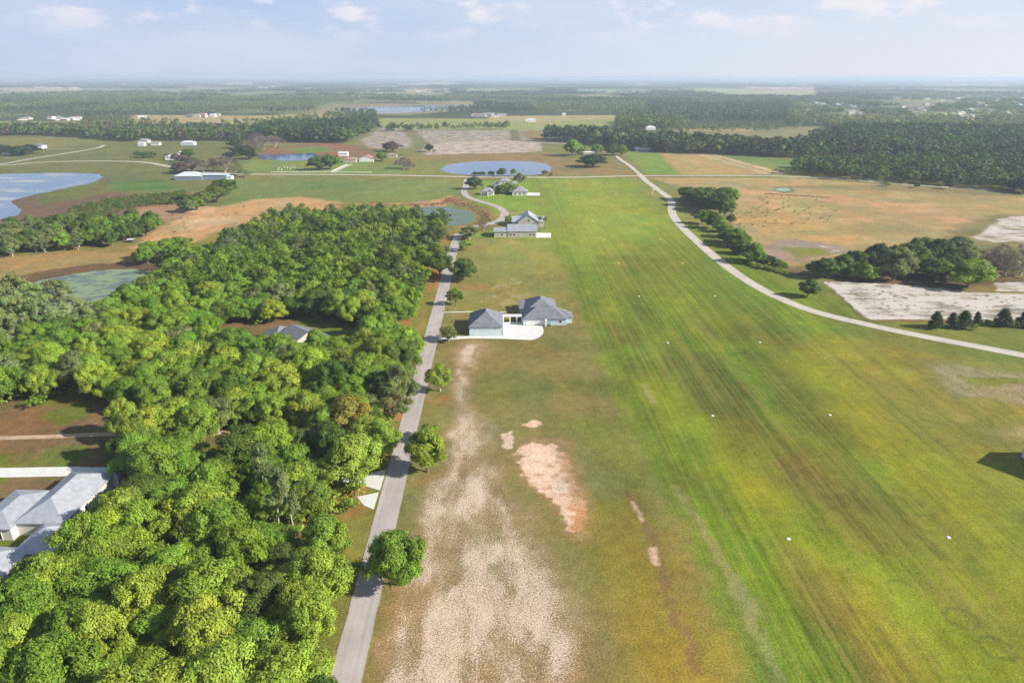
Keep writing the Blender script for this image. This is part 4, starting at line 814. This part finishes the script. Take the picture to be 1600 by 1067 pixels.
for px, py, w, h, c, lb in [(1461, 513, 24, 26, 'deep', 'leftmost'), (1487, 512, 19, 23, 'deep', 'second from the left'), (1504, 513, 24, 27, 'deep', 'third from the left'), (1527, 508, 14, 20, 'deep', 'slim fourth one'), (1566, 510, 24, 27, 'deep', 'fifth and broad'), (1599, 511, 24, 25, 'deep', 'last at the photo edge')]:
    tpx(px, py, w, h, 'cedar', c, f'dark cedar in the row by the curving road, {lb}', 'row of dark cedars by the curving road', name='cedar_tree')
tpx(1522, 516, 13, 11, 'sapling', 'lime', 'bright low shrub at the foot of the cedar row', name='shrub'); tpx(1542, 508, 12, 9, 'sapling', 'oak', 'green shrub in the gap of the cedar row', name='shrub')
for px, py, w, h in ((1583, 299, 26, 20), (1600, 302, 30, 24)): tpx(px, py, w, h, 'oak', 'deep', 'dark tree where the cross road meets the woods at right', 'dark trees at the end of the cross road')
tpx(1432, 294, 9, 9, 'oak', 'deep', 'small round bush by the cross road in front of the dark woods', name='bush', small=True); tpx(1483, 296, 13, 14, 'oak', 'deep', 'larger dark bush by the cross road at right', name='bush', small=True); tpx(1385, 291, 14, 5, 'sapling', 'oak', 'flat green bush below the cross road', name='bush', small=True)
# middle distance singles
tpx(894, 244, 24, 26, 'oak', 'oak', 'left of the twin green oaks beyond the oval pond'); tpx(903, 243, 20, 18, 'oak', 'oak', 'right and lower of the twin green oaks beyond the pond')
tpx(926, 261, 40, 20, 'oak', 'deep', 'broad dark oak on the brown meadow beyond the pond'); tpx(932, 241, 20, 16, 'oak', 'oak', 'green oak left of the drive in front of the pine line'); tpx(958, 243, 22, 18, 'oak', 'dark', 'dark oak at the end of the pale drive'); tpx(970, 243, 18, 17, 'oak', 'oak', 'bright oak touching the pale drive end')
tpx(1042, 238, 36, 20, 'bare', 'brown', 'tan half bare tree right of the long white shed', name='bare_tree')
tpx(500, 266, 28, 22, 'oak', 'dark', 'left dark oak beside the ranch drive'); tpx(517, 265, 28, 24, 'oak', 'dark', 'right dark oak beside the ranch drive'); tpx(597, 252, 17, 14, 'oak', 'oak', 'bright green oak right of the ranch house')
tpx(630, 264, 32, 18, 'bare', 'purple', 'purple brown bare tree right of the ranch', name='bare_tree'); tpx(642, 265, 18, 11, 'bare', 'purple', 'lower purple bush against the purple brown tree', name='bare_tree')
tpx(613, 237, 26, 16, 'oak', 'purple', 'purple leafed tree at the corner of the ploughed field', name='maple_tree'); tpx(671, 238, 13, 13, 'oak', 'deep', 'lone dark tree on the ploughed field'); tpx(679, 238, 6, 4, 'sapling', 'brown', 'tiny bush beside the lone dark field tree', name='bush', small=True)
for px, py, w, h in [(286, 271, 30, 18), (300, 268, 30, 20), (318, 270, 30, 20), (335, 268, 30, 22), (352, 269, 34, 26), (372, 274, 34, 20), (384, 277, 20, 12)]:
    tpx(px, py, w, h, 'bare' if px > 310 else 'oak', 'purple' if px < 365 else 'olive', 'brownish bare tree in the row behind the pyramid roofed barn', 'bare trees behind the pyramid roofed barn', name='bare_tree')
for px, py, w, h in [(395, 238, 34, 20), (412, 234, 34, 22), (404, 229, 30, 20), (430, 230, 26, 18)]: tpx(px, py, w, h, 'bare', 'purple', 'purple grey bare tree beside the marsh pond at left', 'purple bare trees by the left marsh pond', name='bare_tree')
for px, py, w, h in [(368, 232, 20, 14), (378, 243, 24, 16), (390, 249, 24, 16), (360, 248, 22, 10), (388, 240, 18, 12)]: tpx(px, py, w, h, 'oak', 'deep', 'dark oak left of the marsh pond', 'dark oaks left of the marsh pond')
for px, py, w, h, c in [(353, 305, 36, 26, 'dark'), (338, 316, 36, 26, 'olive'), (322, 322, 28, 22, 'olive'), (308, 328, 26, 20, 'oak'), (293, 332, 24, 22, 'moss'), (290, 316, 24, 14, 'dark'), (315, 310, 22, 10, 'dark')]:
    tpx(px, py, w, h, 'oak', c, 'tree in the clump in front of the sandy riding ring', 'trees in front of the riding ring')
for px, py, w, h in [(20, 243, 26, 14), (35, 243, 28, 15), (48, 241, 26, 15), (2, 240, 26, 14)]: tpx(px, py, w, h, 'oak', 'deep', 'dark bush tree around the dark roofed house at far left', 'dark bushes at the far left house')
for px, py, w, h in [(215, 246, 11, 10), (228, 247, 16, 10), (239, 246, 15, 9)]: tpx(px, py, w, h, 'oak', 'dark', 'dark bush in the little group on the left meadow', 'bushes on the left meadow', name='bush', small=True)
for px, py, w, h in [(262, 250, 10, 10), (276, 252, 14, 12), (295, 247, 22, 14), (288, 256, 24, 12), (305, 259, 26, 10)]: tpx(px, py, w, h, 'oak', 'dark' if px > 290 else 'purple', 'tree around the half hidden white house at left', 'trees around the half hidden white house')
# near special trees in the wood
tpx(437, 842, 40, 105, 'pine', 'moss', 'tall slim pine with bare pale trunk at the wood edge', name='pine_tree'); tpx(462, 838, 40, 100, 'pine', 'moss', 'second tall slim pine, right of the first at the wood edge', name='pine_tree'); tpx(415, 790, 46, 100, 'pine', 'moss', 'grey green pine rising behind the two slim pines', name='pine_tree')
for px, py, w, h, c in ((436, 578, 46, 52, 'oak'), (470, 582, 48, 50, 'lime'), (502, 566, 44, 46, 'oak'), (410, 560, 40, 40, 'oak'), (530, 590, 48, 48, 'oak')):
    tpx(px, py, w, h, 'oak', c, 'oak standing just in front of the slate roofed house in the clearing', 'oaks in front of the hidden house')
tpx(555, 690, 66, 80, 'oak', 'gold', 'golden green oak among the wood left of the lane')
tpx(620, 652, 0.1, 0.1, 'sapling', 'oak') if False else None

# the wood
def inside(x, y, poly, m=0.0): return sdf(x, y, poly) < m
def poisson(poly, d, seed, jitter=.5, reject=()):
    g = np.random.default_rng(seed); P = np.array(poly); lo = P.min(0); hi = P.max(0)
    xs = np.arange(lo[0], hi[0], d); ys = np.arange(lo[1], hi[1], d*.87); X, Y = np.meshgrid(xs, ys); X = X+(np.arange(len(ys))[:, None] % 2)*d*.5
    X = (X+g.uniform(-jitter, jitter, X.shape)*d*.75).ravel(); Y = (Y+g.uniform(-jitter, jitter, Y.shape)*d*.75).ravel()
    k = inside(X, Y, P)
    for q_ in reject: k &= ~inside(X, Y, np.array(q_), 1.5)
    return X[k], Y[k]
wx_, wy_ = poisson(WOODW, 9.0, 3, reject=CLEAR)
k = wy_ > 72; wx_, wy_ = wx_[k], wy_[k]
ppx, ppy = PX(wx_, wy_, 8.0); vis = (ppx > -70) & (ppx < 1650) & (ppy < 1140); wx_, wy_ = wx_[vis], wy_[vis]
for (sx, sy) in (G(555, 690), G(437, 842), G(462, 838), G(415, 790)):
    k = np.hypot(wx_-sx, wy_-sy) > 5.5; wx_, wy_ = wx_[k], wy_[k]
for b4 in ((-124, 107, -94, 160), (-98, 240, -66, 268)):
    k = ~((wx_ > b4[0]) & (wx_ < b4[2]) & (wy_ > b4[1]) & (wy_ < b4[3])); wx_, wy_ = wx_[k], wy_[k]
order = np.argsort(wy_); wx_, wy_ = wx_[order], wy_[order]
hu = fbm(wx_/22, wy_/22, 201); n_near = 285
LBL = {'oak': 'green broad crowned oak packed into the wood left of the lane', 'lime': 'yellow green oak packed into the wood left of the lane', 'dark': 'dark green oak packed into the wood left of the lane', 'olive': 'olive oak packed into the wood left of the lane', 'moss': 'grey green mossy oak packed into the wood left of the lane'}
def wood_col(i):
    r_ = RNG.uniform(); c = 'lime' if hu[i]+r_*.35 > .74 else 'oak'
    if wy_[i] < 128 and r_ > .45: c = 'lime'
    if r_ < .13: c = 'dark'
    elif r_ < .15: c = 'olive'
    elif r_ < .20 or (wy_[i] < 118 and wx_[i] > -70 and r_ < .32): c = 'moss'
    if wy_[i] > 380 and r_ < .5: c = 'moss' if r_ < .22 else 'dark'
    return c
rest = []
for i in range(len(wx_)):
    c = wood_col(i); h = RNG.uniform(8.0, 14.5); r = RNG.uniform(4.9, 7.8); kd = 'loose' if c in ('moss', 'olive') and RNG.uniform() < .7 else 'oak'
    if i < n_near: tree(wx_[i], wy_[i], h, r, kd, c, LBL[c], 'oaks of the wood: '+c, name='oak_tree' if kd == 'oak' else 'mossy_tree', var=.14)
    else: rest.append((wx_[i], wy_[i], h, r, c))
print('wood trees', len(wx_), 'rest', len(rest))

# mass trees (stuff): one mesh each
def small_template(seed, n, leaf, form='oak'):
    g = np.random.default_rng(seed)
    if form == 'oak': V, F, t, _ = crown_geo(seed, 1.0, 2.0, .15, 9 if n < 1000 else 16, 4 if n < 1000 else 8, n/36 if n < 1000 else n/128, leaf)
    elif form == 'pine': V, F, t, _ = crown_geo(seed, 1.0, 4.0, 1.2, 9, 4, n/36, leaf, 'pine')
    else: V, F, t, _ = crown_geo(seed, 1.0, 2.4, .1, 9, 4, n/36, leaf, 'cone')
    Hh = dict(oak=2.0, pine=4.0).get(form, 2.4); return V/np.array([1, 1, Hh]), t
TPL = {('oak', 'hi'): [small_template(300+i, 2600, .11) for i in range(4)], ('oak', 'mid'): [small_template(310+i, 300, .27) for i in range(4)], ('pine', 'mid'): [small_template(320+i, 200, .26, 'pine') for i in range(3)],
       ('oak', 'lo'): [small_template(330+i, 72, .5) for i in range(3)], ('pine', 'lo'): [small_template(340+i, 72, .5, 'pine') for i in range(3)]}
def mass(name, label, items, form, lod, cat='woods'):
    """items: (x,y,h,r,(rgb))"""
    if not items: return
    T = TPL[(form, lod)]; Vs = []; Ts = []; it = np.array([(a[0], a[1], a[2], a[3]) for a in items]); colr = np.array([a[4] for a in items])
    g = np.random.default_rng(len(items)); which = g.integers(0, len(T), len(items)); ang = g.uniform(0, 6.28, len(items))
    for w, (V, t) in enumerate(T):
        k = np.nonzero(which == w)[0]
        if not len(k): continue
        ca, sa = np.cos(ang[k])[:, None], np.sin(ang[k])[:, None]
        X = V[None, :, 0]*ca-V[None, :, 1]*sa; Y = V[None, :, 0]*sa+V[None, :, 1]*ca; Z = np.broadcast_to(V[None, :, 2], X.shape)
        P = np.stack([X*it[k, 3][:, None]+it[k, 0][:, None], Y*it[k, 3][:, None]+it[k, 1][:, None], Z*it[k, 2][:, None]], -1).reshape(-1, 3)
        Vs.append(P); Ts.append((t[None]*colr[k][:, None, :]).reshape(-1, 3))
    V = np.concatenate(Vs); t = np.concatenate(Ts); F = np.arange(len(V)).reshape(-1, 4)
    o = link(name, np_mesh(name, V, F, t), mat=M['leaf']); o.color = (1, 1, 1, 1); tag(o, label, cat, kind='stuff')
mass('woods', 'farther part of the dense green wood left of the lane', [(a, b_, h, r, np.array(GREEN[c])*RNG.uniform(.65, 1.15)) for a, b_, h, r, c in rest], 'oak', 'hi')
# understorey
ux, uy = poisson(WOODW, 4.8, 9, reject=CLEAR); k = (uy > 72) & (uy < 330) & (fbm(ux/20, uy/20, 9) > .44); ux, uy = ux[k], uy[k]
mass('undergrowth', 'saplings and scrub growing under the wood', [(a, b_, RNG.uniform(2.5, 6), RNG.uniform(1.6, 2.9), np.array(GREEN['lime' if RNG.uniform() < .5 else 'oak'])) for a, b_ in zip(ux, uy)], 'oak', 'mid', 'undergrowth')

# left tree line beyond the marsh (countable trees)
ll = GL([(-60, 372), (60, 356), (150, 356), (245, 351), (252, 358), (220, 374), (165, 388), (60, 396), (0, 404), (-60, 412)])
lx, ly = poisson(ll, 9.5, 21); px_, _ = PX(lx, ly); k = px_ > -40; lx, ly = lx[k], ly[k]
for a, b_ in zip(lx, ly):
    e = PX(np.array([a]), np.array([b_]))[0][0]; c = 'moss' if e < 130 and RNG.uniform() < .6 else ('dark' if RNG.uniform() < .8 else 'oak')
    tree(a, b_, RNG.uniform(8.5, 12.5), RNG.uniform(4.2, 6), 'oak' if c != 'moss' else 'loose', c, 'dark tree in the tree line between lake and marsh pond at left' if c != 'moss' else 'grey green tree in the tree line between lake and marsh pond', 'trees of the left tree line' + (' grey green' if c == 'moss' else ''), name='marsh_tree')
print('left line', len(lx))
# pale cypresses around the marsh pond
for px, py in [(12, 500), (35, 505), (58, 498), (20, 520), (48, 520), (5, 540), (70, 522), (90, 530), (30, 485), (115, 505), (135, 520), (0, 515), (92, 478)]:
    tpx(px, py, 46, 62 if px < 80 else 46, 'loose', 'pale', 'pale feathery tree beside the marsh pond at left', 'pale feathery trees beside the marsh pond', name='cypress_tree', var=.15)
for px, py in [(240, 405), (262, 402), (285, 398), (232, 412), (275, 410)]: tpx(px, py, 34, 30, 'oak', 'oak', 'oak at the far tip of the wood beside the sandy shore', 'oaks at the far tip of the wood')
# scrub strip
sp = GL([(95, 345), (120, 325), (180, 312), (240, 306), (285, 300), (300, 318), (230, 322), (190, 330), (150, 345), (110, 352)]); sx_, sy_ = poisson(sp, 6.5, 31)
mass('scrub', 'dark scrub growing on the lake shore at left', [(a, b_, RNG.uniform(2, 4.5), RNG.uniform(2.5, 4.5), np.array(GREEN['dark' if RNG.uniform() < .6 else 'olive'])*RNG.uniform(.8, 1.2)) for a, b_ in zip(sx_, sy_)], 'oak', 'mid', 'scrub')
# low tufts on the golden marsh
tf = GL([(1195, 300), (1300, 318), (1330, 345), (1150, 360), (1150, 335)]); tx, ty = poisson(tf, 7.5, 33); k = RNG.uniform(size=len(tx)) < .3
mass('scrub', 'low dark tufts dotted over the golden marsh', [(a, b_, RNG.uniform(.6, 1.6), RNG.uniform(.7, 1.6), np.array(GREEN['dark'])) for a, b_ in zip(tx[k], ty[k])], 'oak', 'mid', 'scrub')
tf = GL([(240, 340), (330, 330), (400, 320), (520, 318), (480, 335), (300, 360), (220, 372)]); tx, ty = poisson(tf, 6, 35); k = RNG.uniform(size=len(tx)) < .12
mass('scrub', 'small dark tufts on the orange sedge meadow', [(a, b_, RNG.uniform(.5, 1.2), RNG.uniform(.6, 1.3), np.array(GREEN['purple'])*.6) for a, b_ in zip(tx[k], ty[k])], 'oak', 'mid', 'scrub')
tf = GL([(1292, 442), (1420, 448), (1500, 457), (1700, 466), (1700, 496), (1362, 497)]); tx, ty = poisson(tf, 3.2, 37); k = RNG.uniform(size=len(tx)) < .2
mass('scrub', 'low brown green tufts dotted over the sandy clearing', [(a, b_, RNG.uniform(.2, .5), RNG.uniform(.35, .9), np.array(GREEN['olive'])*RNG.uniform(.6, 1)) for a, b_ in zip(tx[k], ty[k])], 'oak', 'lo', 'scrub')
sd = spline(GL([(525, 321), (600, 320), (660, 320), (690, 319), (704, 311), (714, 317), (737, 324), (757, 335), (760, 343), (748, 352)]), 40); jj = RNG.normal(size=(len(sd), 2))*2.6
mass('reeds', 'orange brown sedge tussocks around the reedy pond', [(a[0], a[1], RNG.uniform(.6, 1.3), RNG.uniform(.7, 1.3), np.array((.30, .19, .09))*RNG.uniform(.8, 1.2)) for a in sd+jj], 'oak', 'lo', 'reeds')

# middle-distance woods: the nearest are trees of their own, the rest one mass
MID = []
def woods(pts, d, form, cols, h, seed, keep=1.0):
    X, Y = poisson(GL(pts), d, seed); g = np.random.default_rng(seed)
    for a, b_ in zip(X, Y):
        if g.uniform() > keep: continue
        c = cols[int(g.integers(0, len(cols)))]; H = g.uniform(*h)*1.25; MID.append((a, b_, H, H*g.uniform(.46, .62) if form == 'oak' else H*g.uniform(.2, .28), np.array(GREEN[c])*g.uniform(.8, 1.2), form))
woods([(-60, 214), (60, 212), (130, 216), (200, 222), (250, 220), (360, 221), (400, 222), (400, 208), (330, 207), (210, 205), (120, 206), (-60, 207)], 13, 'oak', ('dark', 'dark', 'deep', 'moss', 'purple', 'dark'), (11, 16), 51)
woods([(130, 210), (210, 208), (215, 198), (130, 200)], 14, 'oak', ('olive', 'gold', 'moss', 'olive'), (10, 15), 52)
woods([(405, 222), (450, 223), (545, 224), (552, 216), (590, 205), (560, 200), (500, 202), (440, 204), (400, 208)], 12, 'oak', ('deep', 'deep', 'dark', 'blue'), (14, 20), 53)
woods([(545, 224), (560, 212), (590, 200), (578, 199), (548, 205), (535, 215)], 11, 'oak', ('dark', 'deep'), (13, 18), 54)
woods([(852, 222), (900, 223), (920, 226), (985, 236), (1060, 240), (1150, 243), (1245, 247), (1245, 238), (1130, 232), (1020, 224), (930, 216), (852, 216)], 12, 'oak', ('deep', 'deep', 'deep', 'blue', 'moss'), (13, 19), 55)
woods([(1240, 247), (1600, 254), (1740, 258), (1740, 214), (1600, 212), (1330, 209), (1290, 218), (1245, 235)], 14, 'oak', ('deep', 'blue', 'deep', 'dark', 'blue'), (13, 19), 56)
woods([(1242, 275), (1330, 281), (1460, 290), (1560, 297), (1740, 312), (1740, 262), (1600, 258), (1450, 257), (1330, 258), (1242, 262)], 10, 'oak', ('deep', 'dark', 'blue', 'blue', 'deep', 'dark', 'dark'), (8, 14), 57, .9)
woods([(605, 208), (720, 205), (800, 203), (800, 200), (720, 201), (605, 203)], 16, 'oak', ('dark', 'deep'), (8, 13), 58, .5)
woods([(965, 202), (1060, 201), (1075, 192), (980, 186), (965, 192)], 15, 'oak', ('moss', 'olive', 'dark'), (12, 17), 59)
woods([(1040, 208), (1180, 209), (1250, 203), (1250, 198), (1100, 200), (1040, 202)], 20, 'oak', ('moss', 'dark'), (7, 11), 60, .6)
MID.sort(key=lambda a: a[1]*(1 if -900 < a[0] < 1100 else 3))
vis = [a for a in MID if -30 < PX(np.array([a[0]]), np.array([a[1]]))[0][0] < 1630]
NEARM = sorted(vis, key=lambda a: -a[2]/mpp(a[0], a[1]))[:230]; ids = {id(a) for a in NEARM}
far_me = []
for i, (V, t) in enumerate(TPL[('oak', 'mid')]):
    me = np_mesh('crown', V, np.arange(len(V)).reshape(-1, 4), t); me.materials.append(M['leaf']); far_me.append(me)
for a in NEARM:
    e = PX(np.array([a[0]]), np.array([a[1]]))[0][0]
    lb, gp = ('dark tree of the woods beyond the cross road at right', 'trees of the right woods') if e > 1230 else (('dark tall tree of the tree line behind the long white shed', 'trees behind the white shed') if e > 840 else ('dark tree of the woods behind the left farmhouses', 'trees of the woods behind the left farms'))
    o = bpy.data.objects.new('distant_tree', far_me[int(RNG.integers(0, 4))]); COL.objects.link(o); o.location = (a[0], a[1], 0); o.scale = (a[3], a[3], a[2]); o.rotation_euler = (0, 0, RNG.uniform(0, 6.28)); o.color = (*a[4], 1); tag(o, lb, 'tree', gp)
mass('woods', 'dark woods of the middle distance', [a[:5] for a in MID if id(a) not in ids], 'oak', 'mid')
print('mid', len(MID))
# far woods out to the horizon
def far_woods():
    g = np.random.default_rng(77); near = []; pine = []; clumps = []
    def excl(X, Y, m=5):
        k = np.ones(len(X), bool)
        for hx, hy in HSE: k &= ~((np.abs(X*hy/Y-hx) < 16+hy*.002) & (Y > hy*.935-10) & (Y < hy+14))
        for P in FAR: k &= ~inside(X, Y, P, m)
        return k
    # 1450..3300 m : tree by tree
    n = 26000; D = np.sqrt(g.uniform(1450**2, 3300**2, n)); a = g.uniform(-.76, .80, n); X = D*np.tan(a); Y = D
    px, py = PX(X, Y); k = (px > -60) & (px < 1680) & excl(X, Y) & (py < 205); 
    X, Y, px, py = X[k], Y[k], px[k], py[k]
    # open ground strips: ploughed field etc. keep only behind y<200
    k = ~((px > 590) & (px < 980) & (py > 180)) & ~((px < 420) & (py > 178) & (py < 198) & (fbm(X/120, Y/120, 5) > .42)) & ~((py > 196) & (px < 1235) & (px > 560))
    k &= ~((px > 1240) & (py < 188) & (fbm(X/110, Y/220, 15) > .49))
    k &= ~((py < 165) & (fbm(X/240, Y/420, 35) > .55))
    X, Y, px, py = X[k], Y[k], px[k], py[k]; f = fbm(X/260, Y/400, 19)
    for x, y, p, q_, ff in zip(X, Y, px, py, f):
        if 830 < p < 1230 and q_ > 160: c = 'moss' if (q_ < 180 and p < 1010 and q_ > 163) else 'blue'
        elif p < 830: c = 'moss' if ff > .5 else ('olive' if ff > .44 else 'blue')
        else: c = 'dark' if ff > .5 else 'moss'
        if p > 1240 and g.uniform() < .15: c = 'gold'
        h = g.uniform(13, 20); isp = p < 1240; (pine if isp else near).append((x, y, h, h*(.42 if isp else .58), np.array(GREEN[c])*g.uniform(.8, 1.2)))
    mass('distant_woods', 'pine woods stretching behind the far pastures', pine, 'pine', 'lo'); mass('distant_woods', 'leafy woods around the distant suburb at right', near, 'oak', 'lo')
    n = 30000; D = 3300*(30000/3300)**g.uniform(0, 1, n)**1.15; a = g.uniform(-.76, .80, n); X = D*np.tan(a); Y = D
    k = excl(X, Y, 20) & ((fbm(X/600, Y/900, 41) < .56) | (D > 20000)); X, Y, D = X[k], Y[k], D[k]
    for x, y, d in zip(X, Y, D):
        r = 6+d*.0024*g.uniform(.6, 1.5); clumps.append((x, y, g.uniform(11, 17), r, np.array(GREEN[('moss', 'olive', 'moss', 'dark')[int(g.integers(0, 4))] if vn(np.array([x/700]), np.array([y/1500]), 9)[0] > .55 else ('deep', 'blue', 'dark', 'deep')[int(g.integers(0, 4))]])*g.uniform(.8, 1.2)))
    mass('distant_woods', 'hazy woods reaching to the horizon', clumps, 'oak', 'lo'); print('far', len(near), len(pine), len(clumps))
far_woods()

# ---------------------------------------------------------------- haze, sky, sun, camera
hz = MB(); hz.box(-62000, -3500, -1, 62000, 62000, 104); ho = hz.build('haze', None)
m = bpy.data.materials.new('haze'); m.use_nodes = True; nt = m.node_tree; nt.nodes.clear(); out = nt.nodes.new('ShaderNodeOutputMaterial'); pv = nt.nodes.new('ShaderNodeVolumePrincipled')
pv.inputs['Color'].default_value = (.63, .76, .98, 1); pv.inputs['Density'].default_value = 1.2e-4; pv.inputs['Anisotropy'].default_value = .1
nt.links.new(pv.outputs[0], out.inputs['Volume']); ho.data.materials.append(m); tag(ho, 'pale blue haze filling the air over the plain', 'haze', kind='stuff')

SUN_EL = D2R(30); SUN_AZ = D2R(106)   # compass bearing from +Y towards +X
w = bpy.data.worlds.new('World'); sc.world = w; w.use_nodes = True; nt = w.node_tree; nt.nodes.clear(); q = N(nt)
sky = q.node('ShaderNodeTexSky', sky_type='NISHITA'); sky.sun_disc = False; sky.sun_elevation = SUN_EL; sky.sun_rotation = SUN_AZ; sky.air_density = 1.0; sky.dust_density = .6; sky.ozone_density = 2.0; sky.altitude = 50
tc = q.node('ShaderNodeTexCoord').outputs['Generated']; sp_ = q.node('ShaderNodeSeparateXYZ'); q.put(sp_.inputs[0], tc)
SKYK = .07
def rad(c, k=1.0): return (*[float(v)/1.6/SKYK*k for v in lin(c)], 1)
z_ = sp_.outputs[2]; side = q.ramp(sp_.outputs[0], -.55, .75)
low = q.mix(side, rad((183, 200, 228)), rad((224, 229, 238))); mid = q.mix(side, rad((172, 195, 230)), rad((208, 220, 240)))
veil = q.mix(q.ramp(z_, .005, .13), low, mid)
vn_ = q.noise(q.vmul(tc, (1, 1, 5)), 3.0, 6, .6); veil = q.mix(q.ramp(vn_, .4, .7, 0, .5), veil, rad((216, 221, 236)))
c = q.mix(q.ramp(z_, .09, .38, .96, .06), sky.outputs[0], veil)
cl = q.noise(q.vmul(tc, (1, 1, 3.0)), 11.0, 6, .55); cf = q.ramp(cl, .50, .66); hgt = q.ramp(z_, .03, .085)
c = q.mix(q.math('MULTIPLY', q.math('MULTIPLY', cf, hgt), .7), c, rad((242, 236, 238)))
bg = q.node('ShaderNodeBackground'); nt.links.new(c, bg.inputs[0]); bg.inputs[1].default_value = SKYK
wo = q.node('ShaderNodeOutputWorld'); nt.links.new(bg.outputs[0], wo.inputs[0])
sl = bpy.data.lights.new('sun', 'SUN'); sl.energy = 4.9; sl.angle = D2R(.6); sl.color = (1.0, .93, .80); so = bpy.data.objects.new('sun', sl); COL.objects.link(so)
from mathutils import Vector, Matrix
sd_ = Vector((math.sin(SUN_AZ)*math.cos(SUN_EL), math.cos(SUN_AZ)*math.cos(SUN_EL), math.sin(SUN_EL))); so.rotation_euler = sd_.to_track_quat('Z', 'Y').to_euler()
cam = bpy.data.cameras.new('camera'); co = bpy.data.objects.new('camera', cam); COL.objects.link(co); sc.camera = co
R_ = Matrix(((_r[0], _u[0], -_f[0]), (_r[1], _u[1], -_f[1]), (_r[2], _u[2], -_f[2]))); co.matrix_world = Matrix.Translation((0, 0, CAMH)) @ R_.to_4x4()
cam.sensor_width = 36; cam.lens = 36*FPX/1600; cam.clip_start = .5; cam.clip_end = 150000
sc.view_settings.view_transform = 'Standard'; sc.view_settings.look = 'None'; sc.view_settings.gamma = 1; sc.view_settings.exposure = 0.80
sc.render.engine = 'CYCLES'; cy = sc.cycles; cy.max_bounces = 6; cy.diffuse_bounces = 3; cy.transmission_bounces = 3; cy.volume_bounces = 1; cy.transparent_max_bounces = 4
cy.use_adaptive_sampling = True; cy.use_denoising = True
